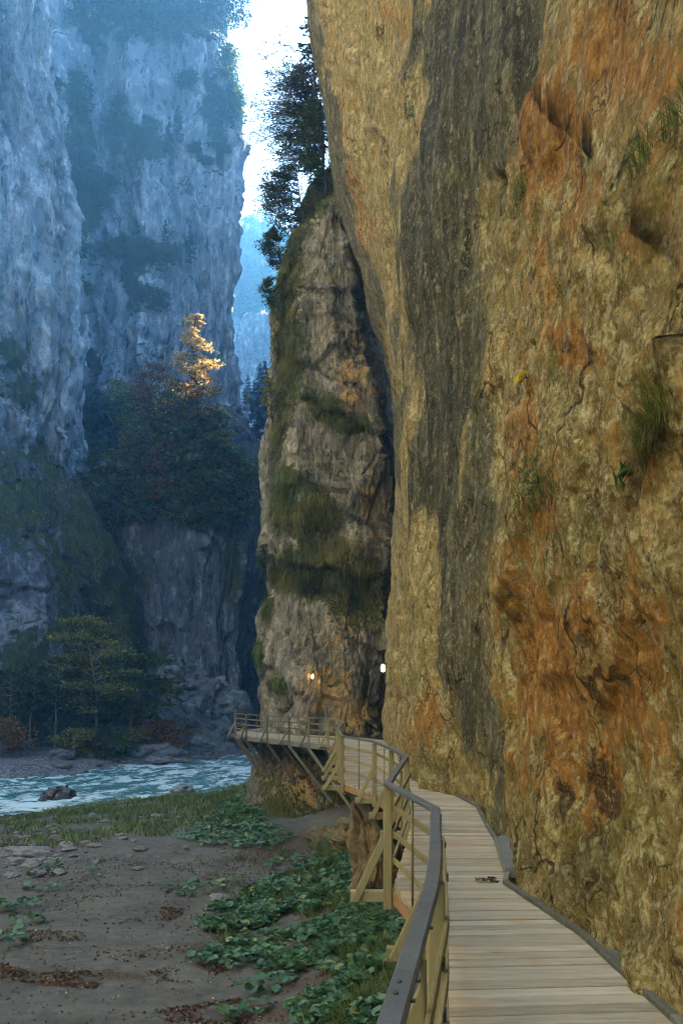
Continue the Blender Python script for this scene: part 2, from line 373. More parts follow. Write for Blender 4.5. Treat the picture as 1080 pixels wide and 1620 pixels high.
def smooth2(X, n=2):
    for _ in range(n):
        X = np.pad(X, 1, mode='edge'); X = (X[1:-1, 1:-1] * 4 + X[:-2, 1:-1] + X[2:, 1:-1] + X[1:-1, :-2] + X[1:-1, 2:]) / 8
    return X
def build_near_wall():
    pxs = np.linspace(1105, 612, 400)
    dv = 2600 / (pxs - 540) ; dv = dv[(dv > 4.6) & (dv < 36)]
    ds = np.concatenate([np.linspace(-16, 4.4, 46), dv, np.linspace(36.2, 46, 34)])
    rows = np.concatenate([np.linspace(0, .99, 40), 1 + np.linspace(0, 1, 620) * .98, np.linspace(2.02, 3, 36)])
    dd, rr = np.meshgrid(ds, rows)
    dm = np.maximum(dd, 4.2)
    low = -7.5 + rr * 5.4
    mid = -2.1 + (rr - 1) * .92 * dm
    hi = -2.1 + .98 * .92 * dm; top = hi + (45 - hi) * np.clip((rr - 1.98) / 1.02, 0, 1) ** 1.4
    zr = np.where(rr < 1, low, np.where(rr <= 1.98, mid, top))
    X = wall_X(dd, zr); X = smooth2(X, 4)
    P = np.stack([X, dd, zr + EZ], -1)
    Nn = grid_normals(P); Nn *= -np.sign((Nn[..., 0:1].mean()))
    V = P.reshape(-1, 3); Nn = Nn.reshape(-1, 3)
    px, py = proj(V); px = np.where(V[:, 1] < 4.2, 1300 + (4.2 - V[:, 1]) * 60, px)
    # colour fields, laid on the rock
    wv = V * [1, .7, .6]
    wob = fbm(wv * .6, 4, seed=3) * 38; wob2 = fbm(wv * 1.7, 4, seed=5) * 16
    qx = px + wob + wob2; qy = py + fbm(wv * .5, 3, seed=8) * 40
    L = np.interp(qy, [-400, 0, 100, 200, 300, 450, 600, 700, 800, 900, 1000, 1100, 1200, 1290], [640, 655, 652, 650, 634, 632, 642, 644, 662, 692, 704, 728, 752, 770])
    R = np.interp(qy, [-400, 0, 100, 200, 300, 400, 500, 600, 700, 800, 900, 1000, 1100, 1200, 1300], [870, 882, 862, 836, 815, 800, 790, 788, 790, 796, 796, 790, 788, 796, 800])
    stain = sstep(-26, 26, qx - L) * sstep(24, -44, qx - R)
    stain *= 1 - .75 * blobs(qx, qy, [(770, 350, 22, 120, 1), (790, 470, 45, 60, .8), (742, 700, 18, 160, .7), (655, 720, 14, 170, .9), (800, 620, 40, 60, .7), (840, 20, 22, 30, .9), (760, 960, 30, 150, .55), (700, 300, 7, 60, .6)])
    wet = blobs(qx, qy, [(690, 180, 34, 170, 1), (665, 420, 26, 190, .9), (740, 90, 55, 120, .65), (718, 620, 34, 150, 1), (690, 800, 30, 150, .9), (708, 980, 16, 120, 1), (800, 60, 30, 70, .7), (760, 1180, 20, 100, .7)]) * stain
    rust = blobs(qx, qy, [(1000, 70, 90, 100, .8), (930, 120, 60, 120, .62), (900, 1060, 110, 140, .9), (1020, 1060, 90, 130, .62), (868, 205, 56, 105, 1.2), (940, 548, 36, 42, 1), (925, 990, 150, 75, .72), (835, 960, 40, 110, .6), (860, 1090, 60, 90, .8), (950, 1130, 110, 120, .78), (870, 1200, 60, 70, .8), (950, 1250, 38, 80, 1.0), (1050, 40, 70, 60, .75), (960, 60, 90, 90, .55),
                           (675, 1140, 34, 46, .85), (620, 30, 34, 30, .6), (545, 215, 10, 130, .65), (556, 330, 12, 60, .8), (575, 380, 10, 50, .7), (880, 440, 60, 80, .45), (850, 690, 26, 70, .6), (900, 820, 40, 110, .5), (1040, 330, 50, 60, .4), (845, 560, 18, 60, .6), (1060, 980, 50, 120, .45), (985, 20, 60, 50, .6), (930, 330, 40, 80, .45), (1300, 900, 300, 500, .4), (672, 70, 12, 60, .4)])
    cream = np.clip(blobs(qx, qy, [(1000, 470, 110, 110, .9), (850, 450, 60, 70, .9), (940, 640, 130, 120, .7), (900, 300, 60, 40, .8), (700, 1000, 60, 200, .35), (1000, 850, 90, 120, .6), (600, 300, 60, 260, .55), (620, 500, 20, 120, .9), (690, 420, 14, 14, 1), (640, 700, 20, 200, .8)]) + .25, 0, 1)
    moss = blobs(qx, qy, [(930, 1390, 60, 90, 1), (840, 1360, 40, 70, .7), (1010, 1480, 90, 60, .6), (880, 1270, 16, 50, .9), (700, 1230, 60, 30, .8), (960, 1420, 40, 70, .8), (800, 1290, 18, 60, .8), (1010, 260, 30, 60, .7), (990, 790, 26, 70, .9), (880, 700, 14, 60, .6), (840, 840, 40, 50, .6), (1060, 1330, 60, 90, .35), (690, 960, 12, 60, .3), (660, 1200, 40, 40, .7)])
    # the tan rib's outer edge turns grey, fading out towards its foot
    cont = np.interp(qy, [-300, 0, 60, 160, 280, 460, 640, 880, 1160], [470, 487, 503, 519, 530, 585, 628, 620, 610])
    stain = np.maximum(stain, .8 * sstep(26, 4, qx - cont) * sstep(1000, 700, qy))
    scar = blobs(qx, qy, [(930, 1225, 18, 40, 1), (950, 1262, 22, 46, 1), (966, 1290, 20, 34, .9), (892, 1275, 9, 40, .9), (878, 1240, 7, 26, .8), (945, 545, 14, 20, .6)])
    # relief
    U = V * [1, .75, 1]
    h = .24 * fbm(U * [.45, .45, .22], 4, seed=21)
    fv, fe = facets(U * [.8, .8, .5] + .3 * np.stack([perlin(U * .9, 4)] * 3, 1), 31, .8)
    h += .15 * fv * sstep(0, .18, fe) * (1 - .6 * stain) - .07 * sstep(.05, 0, fe) * sstep(-.1, .35, perlin(U * .6, 77)) * (1 - .5 * stain)
    fv2, fe2 = facets(U * [2.2, 2.2, 1.5] + .3 * np.stack([perlin(U * 2, 6)] * 3, 1), 37, .9)
    h += .048 * fv2 * sstep(0, .16, fe2) * (1 - .5 * stain)
    h += .06 * ridged(U * [1.3, 1.3, .30] + .3 * np.stack([perlin(U * .5, 8)] * 3, 1), 4, seed=41) * (.12 + .6 * stain)
    h += .034 * fbm(U * [2.6, 2.6, 2.0], 5, gain=.66, seed=51) * (1.2 - .6 * stain)
    def ledge(line, amp, w, fall, sgn=1):
        nonlocal h
        d, s = seg_dist(px + wob2, py + wob2, line); inn = s * sgn > 0
        h += np.where(inn, amp * np.exp(-d / fall) * (sstep(0, w, d)), 0)
        h -= np.where(~inn, .35 * amp * np.exp(-d / (w * 1.5)), 0)
    ledge([(1400, -260), (1130, 130), (1075, 205), (1040, 250), (1000, 330), (960, 375), (930, 440)], .28, 8, 170, -1)
    ledge([(1400, 200), (1130, 560), (1080, 625), (1035, 690), (1000, 760), (985, 850)], .32, 8, 170, -1)
    ledge([(890, 730), (865, 800), (835, 850), (805, 900)], .2, 8, 110, -1)
    ledge([(886, 560), (880, 620), (888, 680), (905, 720)], .10, 7, 60, -1)
    ledge([(835, 310), (815, 340), (800, 380)], .10, 6, 60, -1)
    h -= .55 * blobs(px, py, [(1008, 122, 7, 10, .5), (800, 285, 8, 12, .5), (990, 830, 14, 60, .5)])
    h += .10 * blobs(px + wob2, py, [(770, 120, 30, 160, 1), (735, 500, 30, 120, .8), (750, 860, 24, 200, .9)]) - .10 * blobs(px + wob2, py, [(700, 560, 26, 120, 1), (720, 760, 24, 180, 1), (700, 1000, 14, 100, 1), (660, 180, 10, 160, .8)])
    h *= np.interp(V[:, 1], [0, 5, 10, 30], [.9, .85, 1, 1.5])
    h = smooth2(h.reshape(dd.shape), 2).ravel()
    V2 = V + Nn * h[:, None]
    me = mesh_np(V2, grid_faces(len(ds), len(rows)), None, dict(stain=np.clip(stain, 0, 1.2), wet=wet, rust=rust, cream=cream, moss=moss, scar=scar), True)
    o = link('overhanging_rock_wall', me, near_wall_mat()); tag(o, kind='structure'); return V2.reshape(len(rows), len(ds), 3), ds
NEAR, NEAR_D = build_near_wall()

# ---------------------------------------------------------------- lofted cliffs
def loft(levels, us, vs, smooth=3):
    """levels: (z, [(X, Y), ...]) from foot to top; us, vs in 0..1 sample along the plan line and up the levels"""
    z = np.array([l[0] for l in levels], float); A = np.array([l[1] for l in levels], float)
    n = A.shape[1]; rowsX = []
    seg = np.linalg.norm(np.diff(A, axis=1), axis=2).mean(0); kk = np.concatenate([[0], np.cumsum(seg)]) / seg.sum()
    G = np.stack([[np.interp(us, kk, A[r, :, c]) for c in (0, 1)] for r in range(len(z))])      # (nz,2,nu)
    zz = (z - z[0]) / (z[-1] - z[0])
    i = np.clip(np.searchsorted(zz, vs, 'right') - 1, 0, len(z) - 2); t = ((vs - zz[i]) / (zz[i + 1] - zz[i]))
    P = G[i] * (1 - t)[:, None, None] + G[i + 1] * t[:, None, None]
    X = smooth2(P[:, 0], smooth); Y = smooth2(P[:, 1], smooth)
    Z = np.broadcast_to((z[0] + vs * (z[-1] - z[0]))[:, None], X.shape)
    return np.stack([X, Y, Z], -1), kk
def lv(zrel_or_py, pts, ref=None):
    """one level: pts as (photo column, distance); the height from a photo row at a reference distance"""
    z = zat(zrel_or_py, ref) if ref else zrel_or_py
    return (z, [(xat(px, d), d) for px, d in pts])
def usamp(kk, dens):
    """sample density per plan segment"""
    out = []
    for a, b, n in zip(kk[:-1], kk[1:], dens): out.append(np.linspace(a, b, n, endpoint=False))
    return np.concatenate(out + [np.array([1.0])])
def cliff(name, levels, dens, nv, mat, relief, mossf, vpow=1.0, smooth=3, seed=0, warmf=None, kind='structure', flip=1):
    A = np.array([l[1] for l in levels], float)
    seg = np.linalg.norm(np.diff(A, axis=1), axis=2).mean(0); kk = np.concatenate([[0], np.cumsum(seg)]) / seg.sum()
    us = usamp(kk, dens); vs = np.linspace(0, 1, nv)
    P, _ = loft(levels, us, vs, smooth)
    Nn = grid_normals(P).reshape(-1, 3); V = P.reshape(-1, 3)
    cam = np.array([0, 0, EZ]) - V
    if np.sign((Nn * cam).sum(1)).sum() < 0: Nn = -Nn
    h = relief(V)
    V2 = V + Nn * h[:, None]
    G = V2.reshape(P.shape); N2 = grid_normals(G).reshape(-1, 3); N2 *= np.sign((N2 * Nn).sum(1).sum())
    px, py = proj(V2)
    at_ = dict(moss=np.clip(mossf(px, py, V2, N2), 0, 1))
    if warmf: at_['warm'] = warmf(px, py, V2, N2)
    o = link(name, mesh_np(V2, grid_faces(len(us), nv), None, at_, True), mat); tag(o, kind=kind)
    return o, G
def limestone_relief(amp=1.0, seed=0, flute=1.0, warp=1.0):
    def f(V):
        w = np.stack([perlin(V * .05, seed + 1), perlin(V * .05, seed + 2), perlin(V * .03, seed + 3)], 1) * 4 * warp
        Q = V + w
        h = 1.6 * fbm(Q * [.07, .07, .03], 4, seed=seed + 4)
        h += 1.1 * flute * ridged(Q * [.16, .16, .025], 4, gain=.55, seed=seed + 7)
        a, e = facets(Q * [.13, .13, .055], seed + 9, .9); h += .9 * a
        b, e2 = facets(Q * [.38, .38, .22], seed + 12, .9); h += .60 * b
        h += .34 * ridged(Q * [.5, .5, .10], 4, gain=.6, seed=seed + 15)
        c, e3 = facets(Q * [.95, .95, .6], seed + 17, 1.0); h += .20 * c
        h += .18 * fbm(V * [1.1, 1.1, .7], 4, gain=.6, seed=seed + 19)
        return amp * (h - h.mean())
    return f
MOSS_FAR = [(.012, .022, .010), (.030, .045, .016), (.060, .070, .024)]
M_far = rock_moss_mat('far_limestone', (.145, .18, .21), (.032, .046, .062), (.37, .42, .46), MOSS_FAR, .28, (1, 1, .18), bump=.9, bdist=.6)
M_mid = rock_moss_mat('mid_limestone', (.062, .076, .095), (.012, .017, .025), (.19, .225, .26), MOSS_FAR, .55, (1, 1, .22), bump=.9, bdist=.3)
# main cliff across the gorge
def edge_main(y): return np.interp(y, [-150, -50, 60, 110, 180, 300, 400, 480, 560, 640, 720, 1200], [286, 318, 345, 362, 375, 376, 372, 367, 366, 380, 396, 406])
lev = []
for y in (1180, 900, 720, 640, 560, 480, 400, 300, 180, 110, 60, 0, -70, -140):
    c = edge_main(y); s = 0 if y > 110 else (110 - y) * .05
    lev.append(lv(y, [(20, 112 + s), (90, 114 + s), (150, 122 + s), (225, 119 + s), (262, 124 + s), (330, 126.5 + s), (c, 128.0 + s), (c - 16, 138), (c - 40, 200)], 130))
lev.append((lev[-1][0] + 2.5, [(x, d + 6) for x, d in lev[-1][1]])); lev.append((lev[-1][0] + 9, [(x, d + 22) for x, d in lev[-1][1]]))
lev = sorted(lev, key=lambda l: l[0])
def moss_main(px, py, V, N2):
    m = blobs(px, py, [(125, 240, 26, 110, .95), (145, 320, 30, 70, .8), (200, 200, 20, 25, .6), (230, 232, 50, 30, .85), (200, 100, 30, 20, .4), (215, 400, 40, 36, .9), (270, 400, 30, 30, .7), (340, 160, 30, 40, .6), (215, 470, 20, 50, .6), (300, 300, 30, 22, .45), (130, 560, 16, 120, .55), (250, 20, 130, 34, 1.0), (350, 230, 10, 60, .7), (180, 660, 120, 50, .8), (160, 30, 40, 20, .6), (330, 130, 16, 30, .6), (245, 560, 60, 30, .4)])
    return m * .9 + .75 * np.clip((N2[:, 2] - .35) * 2.2, 0, 1) + .10
MAIN, MAIN_G = cliff('gorge_cliff', lev, [20, 60, 70, 70, 40, 70, 50, 30, 16], 420, M_far, limestone_relief(1.25, 60, 1.5), moss_main, seed=60)
# nearer column on the far side of the river
def edge_col(y): return np.interp(y, [-150, 0, 80, 150, 300, 450, 600, 700, 900], [60, 64, 72, 82, 104, 112, 108, 116, 130])
lev = [lv(y, [(-420, 70), (-160, 78), (edge_col(y) - 110, 88), (edge_col(y) - 34, 92.2), (edge_col(y), 94), (edge_col(y) + 4, 112), (edge_col(y) + 20, 130)], 92) for y in (1150, 900, 700, 600, 450, 300, 150, 80, 0, -150)]
def moss_col(px, py, V, N2): return blobs(px, py, [(40, 620, 40, 40, .6), (20, 560, 30, 40, .7)]) + .6 * np.clip((N2[:, 2] - .4) * 2, 0, 1) + .06
COLM, COLM_G = cliff('rock_buttress', lev, [16, 24, 60, 60, 60, 40, 10], 420, M_far, limestone_relief(1.1, 160, 1.2), moss_col, seed=160)
# grassy spur coming down to the river
def edge_spur(y): return np.interp(y, [380, 500, 560, 610, 720, 800, 880, 1000, 1100, 1180], [-70, 0, 34, 60, 114, 150, 184, 214, 228, 236])
lev = [lv(y, [(-620, 60), (-260, 68), (edge_spur(y) - 130, 77 + (1180 - y) * .012), (edge_spur(y) - 45, 83.5 + (1180 - y) * .014), (edge_spur(y), 85.5 + (1180 - y) * .014), (edge_spur(y) + 2, 108)], 84) for y in (1240, 1180, 1100, 1000, 880, 800, 720, 610, 500, 380)]
def moss_spur(px, py, V, N2):
    n = fbm(V * [.12, .12, .06], 4, seed=207)
    m = .62 + .5 * n + .5 * np.clip(N2[:, 2] * 1.5 - .25, -.3, .6)
    m -= .9 * blobs(px, py, [(20, 660, 26, 60, .8), (50, 930, 40, 60, .9), (75, 960, 20, 40, .8), (15, 900, 20, 40, .6), (40, 740, 30, 18, .5), (0, 1000, 14, 60, .6), (90, 1040, 16, 30, .6)])
    return m
def spur_relief(V):
    h = limestone_relief(.62, 200, .6)(V); g = facets(V * [.22, .22, .2], 222, 1.0)[0] * .8
    return h + g
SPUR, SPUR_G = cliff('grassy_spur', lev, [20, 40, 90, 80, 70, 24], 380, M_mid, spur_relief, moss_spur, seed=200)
# dark buttress in the middle, with the wooded ledge on top and the pale rock rib on its right
def edge_but(y): return np.interp(y, [560, 600, 640, 730, 800, 880, 960, 1060, 1150, 1220], [362, 372, 386, 424, 431, 427, 410, 396, 405, 410])
lev = []
for y in (1240, 1150, 1060, 960, 880, 835, 800, 730, 640, 600):
    s = 0 if y >= 835 else (835 - y) * .085
    lev.append(lv(y, [(120, 104 + s), (205, 96 + s), (250, 91 + s), (320, 90 + s), (375, 93 + s * .8), (edge_but(y), 99 + s * .6), (edge_but(y) + 2, 112 + s * .4), (edge_but(y) + 40, 135)], 100))
def moss_but(px, py, V, N2):
    return blobs(px, py, [(230, 760, 130, 70, .9), (330, 800, 60, 40, .9), (370, 900, 22, 80, .6), (225, 900, 30, 60, .5), (260, 1040, 60, 40, .4)]) + .6 * np.clip((N2[:, 2] - .3) * 2, 0, 1) + .1
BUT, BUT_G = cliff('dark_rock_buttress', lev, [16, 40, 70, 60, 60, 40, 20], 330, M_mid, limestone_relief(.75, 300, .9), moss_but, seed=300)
# rock and wooded hillside seen through the gap
lev = [lv(y, [(250, 262), (345, 250), (372, 244), (412, 238), (440, 242), (520, 240), (640, 250)], 240) for y in (1200, 900, 700, 560, 500)]
lev.append((lev[-1][0] + 6, [(x, d + 14) for x, d in lev[-1][1]]))
lev = sorted(lev, key=lambda l: l[0])
GAPR, _ = cliff('rock_band_in_the_gap', lev, [8, 20, 60, 60, 30, 8], 220, M_far, limestone_relief(1.2, 400), lambda px, py, V, N2: blobs(px, py, [(400, 640, 30, 40, .7), (412, 590, 16, 30, .6)]) + .7 * np.clip((N2[:, 2] - .3) * 2, 0, 1), seed=400)
lev = [(zat(y, 350), [(xat(px, d + s), d + s) for px, d in ((250, 330), (350, 322), (400, 316), (450, 320), (560, 326), (700, 330))]) for y, s in ((1150, -70), (760, -66), (640, -46), (520, -8), (430, 20), (378, 44), (360, 84))]
lev = sorted(lev, key=lambda l: l[0])
HILL, HILL_G = cliff('wooded_hillside', lev, [12, 30, 40, 30, 10], 120, M_far, limestone_relief(.6, 500), lambda px, py, V, N2: .9 + 0 * px, seed=500)
# right-hand side of the gorge behind the promontory, unseen, shaped to shade the gorge
lev = [(z + EZ, [(16, 48), (8 - z * .02, 56), (1.2 - z * .02, 66), (-1.8 + z * .012, 90), (2.0, 112), (6.0 + z * .02, 140), (16 + z * .05, 165), (40, 200)]) for z in (-8, 10, 30, 44)]
lev.append((52 + EZ, [(x + 6, d) for x, d in lev[-1][1]])); lev.append((58 + EZ, [(x + 40, d) for x, d in lev[-1][1]]))
SUN_BLOCK = [(z + EZ, [(14, 127), (5 + z * .02, 128.5), (3.0 + z * .02, 133), (2.8 + z * .02, 141), (5 + z * .02, 147), (20, 149)]) for z in (-8, 40, 80, 116)]  # unseen tower, added to keep the sun off the nearer column
SHADE, _ = cliff('unseen_shading_wall', lev, [10, 16, 24, 40, 40, 24, 12], 90, M_far, limestone_relief(.8, 600), lambda px, py, V, N2: .25 + .7 * np.clip((N2[:, 2] - .3) * 2, 0, 1), seed=600)

SUN_BLOCK2 = [(z + EZ, [(16, 146.5), (7 + z * .02, 147.5), (3.6 + z * .02, 150), (3.8 + z * .02, 186), (8 + z * .02, 191), (20, 193)]) for z in (-8, 40, 70, 98)]  # unseen spur, added to keep the sun off the main cliff's edge
cliff('unseen_shading_spur', SUN_BLOCK2, [10, 14, 14, 20, 10], 80, M_far, limestone_relief(.6, 640), lambda px, py, V, N2: .2 + 0 * px, seed=640)
cliff('unseen_shading_tower', SUN_BLOCK, [10, 14, 14, 20, 10], 90, M_far, limestone_relief(.6, 620), lambda px, py, V, N2: .2 + 0 * px, seed=620)
# ---------------------------------------------------------------- promontory that the walkway rounds
def edge_pro(y): return np.interp(y, [250, 330, 400, 480, 700, 900, 960, 1000, 1060, 1100, 1135, 1190, 1240, 1330], [530, 474, 450, 440, 438, 434, 430, 424, 420, 424, 428, 420, 404, 396])
lev = []
for y in (1400, 1330, 1250, 1200, 1150, 1100, 1060, 1000, 960, 900, 800, 700, 600, 480, 400, 340):
    c = float(edge_pro(y)); mid = max(c + 26, np.interp(y, [340, 480, 640, 800, 1000, 1140, 1330], [486, 484, 478, 470, 470, 460, 470]))
    dn = np.interp(y, [340, 900, 1150, 1200, 1330, 1400], [43, 42.2, 41.6, 39.2, 35.4, 34.8]); db = np.interp(y, [340, 1150, 1330], [45.2, 45.6, 38.5])
    rr = np.interp(y, [340, 480, 560, 640, 720, 900, 1165, 1250, 1400], [620, 640, 640, 640, 650, 640, 640, 650, 660])
    rc = np.interp(y, [340, 480, 600, 720, 800, 900, 1000, 1165, 1250, 1400], [548, 564, 587, 605, 618, 619, 620, 612, 600, 590])
    lev.append(lv(y, [(c + 30, 66), (c + 6, db + 6), (c, db), ((c + mid) / 2, (db + dn) / 2 + .4), (mid, dn + .6), ((mid + rc) / 2, dn), (rc - 8, dn + .2), (rc, dn + 1.8), (rr + 14, 52)], 43 if y < 1165 else 42))
for y, c, do in ((300, 498, 2.0), (250, 527, 4.5), (160, 536, 9), (40, 540, 15)):
    lev.append(lv(y, [(c + 30, 62 + do), (c + 6, 49 + do), (c, 46 + do), (c + 10, 44.8 + do), (c + 22, 44 + do), (c + 40, 43.5 + do), (c + 60, 43.5 + do), (c + 75, 45 + do), (650, 48 + do)], 44 + do))
lev = sorted(lev, key=lambda l: l[0])
def pro_relief(V):
    w = np.stack([perlin(V * .3, 701), perlin(V * .3, 702), perlin(V * .25, 703)], 1) * .8
    Q = V + w
    px, py = proj(V)
    h = .55 * fbm(Q * [.2, .2, .14], 4, seed=704)
    a, e = facets(Q * [.36, .36, .24], 709, .9); h += .42 * a
    b, e2 = facets(Q * [.95, .95, .6], 712, .9); h += .16 * b
    h += .16 * ridged(Q * [.7, .7, .22], 4, gain=.6, seed=715)
    h += .09 * fbm(V * 2.0, 4, gain=.6, seed=719)
    h -= .22 * sstep(.045, 0, e) * sstep(-.1, .3, perlin(V * .5, 733))
    c3, e3 = facets(Q * [2.3, 2.3, 1.6], 741, 1.0); h += .07 * c3
    for line, amp, fall in (([(470, 462), (520, 468), (575, 455)], .22, 40), ([(480, 512), (530, 500), (590, 520)], .14, 30), ([(600, 905), (560, 900), (480, 890), (430, 880)], .45, 60), ([(500, 640), (545, 665), (590, 690)], .35, 40), ([(560, 1010), (600, 1030)], .3, 30)):
        d, s = seg_dist(px, py, line)
        h += np.where(py < np.interp(px, *zip(*sorted(line))), amp * np.exp(-d / fall), -.5 * amp * np.exp(-d / 14))
    h -= 1.5 * blobs(px, py, [(575, 935, 34, 40, 1), (598, 1100, 20, 80, 1), (515, 850, 26, 40, .5), (500, 925, 24, 18, .7), (455, 1115, 20, 26, .4)])
    h += 1.0 * blobs(px, py, [(545, 790, 40, 26, .6), (580, 860, 36, 34, .6), (425, 960, 14, 40, .4), (406, 1040, 10, 30, .5)])
    return h - h.mean() + .15
def moss_pro(px, py, V, N2):
    m = blobs(px, py, [(452, 420, 30, 80, 1.0), (456, 560, 28, 110, 1.0), (440, 800, 16, 70, .8), (600, 960, 24, 60, .6), (447, 660, 14, 40, .8), (520, 650, 34, 22, 1.0), (555, 676, 30, 14, 1.0), (490, 625, 18, 18, .9), (455, 770, 30, 40, .9), (485, 820, 60, 50, .85), (500, 900, 80, 45, .95), (560, 930, 50, 60, .9), (440, 915, 28, 26, .8), (440, 1085, 20, 16, .95), (408, 1035, 10, 34, .9), (570, 485, 18, 10, .9), (480, 300, 60, 60, 1), (530, 260, 40, 60, 1), (550, 1160, 30, 24, .3), (450, 1290, 40, 60, .6), (520, 1310, 60, 40, .75), (560, 1060, 60, 60, .35), (520, 740, 60, 20, .5), (425, 960, 12, 30, .7)])
    return np.clip(m + .5 * np.clip((N2[:, 2] - .25) * 2, 0, 1), 0, 1)
def warm_pro(px, py, V, N2):
    return blobs(px, py, [(560, 600, 50, 90, .55), (520, 540, 40, 30, .4), (590, 800, 30, 90, .55), (520, 1090, 70, 60, .62), (560, 1130, 60, 40, .7), (470, 1240, 60, 60, .7), (560, 440, 30, 60, .3), (530, 1000, 70, 60, .5)])
M_pro = rock_moss_mat('promontory_limestone', (.145, .135, .100), (.034, .034, .025), (.33, .31, .24), [(.018, .022, .006), (.050, .054, .012), (.105, .095, .022)], 1.25, (1, 1, .3), warm=(.30, .205, .085), bump=.9, lichen=.5, bdist=.16)
PRO, PRO_G = cliff('mossy_promontory', lev, [12, 20, 70, 70, 90, 70, 24, 34], 520, M_pro, pro_relief, moss_pro, seed=700, warmf=warm_pro)
# the gorge's unseen left side beside and behind the photographer: made pale and high to catch the sun and throw warm light across
M_sunny = rock_moss_mat('pale_sunny_limestone', (.60, .51, .35), (.42, .35, .23), (.68, .61, .46), MOSS_FAR, .4, (1, 1, .3), bump=.8, bdist=.3)
lev = [(z + EZ, [(-34 - z * .06, 44), (-31 - z * .05, 30), (-30 - z * .05, 10), (-29 - z * .05, -12), (-26 - z * .05, -34), (-20 - z * .05, -58), (-8, -84)]) for z in (-8, 15, 40, 80)]
lev.append((92 + EZ, [(x - 22, d) for x, d in lev[-1][1]]))
SUNNY, _ = cliff('sunlit_gorge_wall', lev, [20, 30, 30, 30, 24, 16], 130, M_sunny, limestone_relief(.9, 650), lambda px, py, V, N2: .6 * np.clip((N2[:, 2] - .3) * 2, 0, 1), seed=650)
# ---------------------------------------------------------------- ground and river
RIV = np.array([(-90, 0), (-60, 20), (-40, 33), (-28, 43.5), (-19.8, 50.5), (-16.2, 54.8), (-13.6, 61), (-10.6, 67), (-7.6, 76), (-3, 92), (4, 118), (20, 170)], float)
WATER = EZ - 5.8
def riv_dist(x, y):
    best = np.full(x.shape, 1e9)
    for (x0, y0), (x1, y1) in zip(RIV[:-1], RIV[1:]):
        vx, vy = x1 - x0, y1 - y0; t = np.clip(((x - x0) * vx + (y - y0) * vy) / (vx * vx + vy * vy), 0, 1)
        dx, dy = x - x0 - t * vx, y - y0 - t * vy; s = np.sign(vx * dy - vy * dx)      # + = far (left) bank
        d = np.hypot(dx, dy); n = d < np.abs(best); best = np.where(n, d * np.where(s == 0, 1, s), best)
    return best
def ground_z(x, y):
    x = np.asarray(x, float); y = np.asarray(y, float); shp = x.shape; x = x.ravel(); y = y.ravel()
    p = np.stack([x, y, 0 * x], 1)
    r = riv_dist(x, y)
    wob = fbm(p * .12, 3, seed=801) * 2.2
    z = .10 * fbm(p * .10, 3, seed=802) + .05 * fbm(p * .45, 4, seed=803)
    # wind and flood ripples in the sand: two or three low steps running across the bar
    for k, (y0, sl, amp) in enumerate(((16.3, .05, .16), (18.9, .10, .11), (24.5, .22, .12), (13.5, .0, .10), (30.5, .15, .08))):
        e = y - (y0 + sl * x + .55 * perlin(p * .5, 811 + k) + .25 * perlin(p * 1.6, 815 + k))
        z += amp * (sstep(-.25, .12, e) * np.exp(-np.maximum(e, 0) / 2.2)) * sstep(-1.5, -3.2, x)
    # near bank falls to the water, far bank climbs
    near = np.interp(-(r) + wob * .4, [5.2, 7.2, 10, 16], [-2.6, -.62, -.30, 0])
    far = np.interp(r + wob, [5, 6.8, 9.5, 15, 24, 40, 70], [-2.6, -.60, .15, .7, 1.6, 3.2, 9])
    z += np.where(r < 0, near, far)
    # rubble bank rising to the wall on the right
    bank = sstep(-2.6, 2.6, x + .30 * wob - np.interp(y, [10, 20, 30, 36, 60], [.6, .4, .2, 0, 2])) * np.interp(y, [0, 12, 20, 30, 40, 60], [2.0, 1.9, 1.5, 1.1, .9, .6])
    z += bank * (r < 0) + .12 * fbm(p * .8, 4, seed=805) * sstep(-1, 2, x)
    z += sstep(2, 6, x) * 1.5 * sstep(45, 40, y)
    st = np.maximum(sstep(2.5, 6, r), sstep(-11, -7.5, r)) * 1.0
    z += st * .13 * fbm(p * 1.3, 4, gain=.6, seed=807)
    return z.reshape(shp)
def gpt(px, py):
    """ground point seen at a photo pixel (marches along the sight line)"""
    d = np.linspace(6, 130, 2500); X = (px - CX) / FP * d; Z = EZ + (CY - py) / FP * d
    k = np.argmax(Z < ground_z(X, d)); return np.array([X[k], d[k], float(ground_z(X[k:k + 1], d[k:k + 1])[0])])
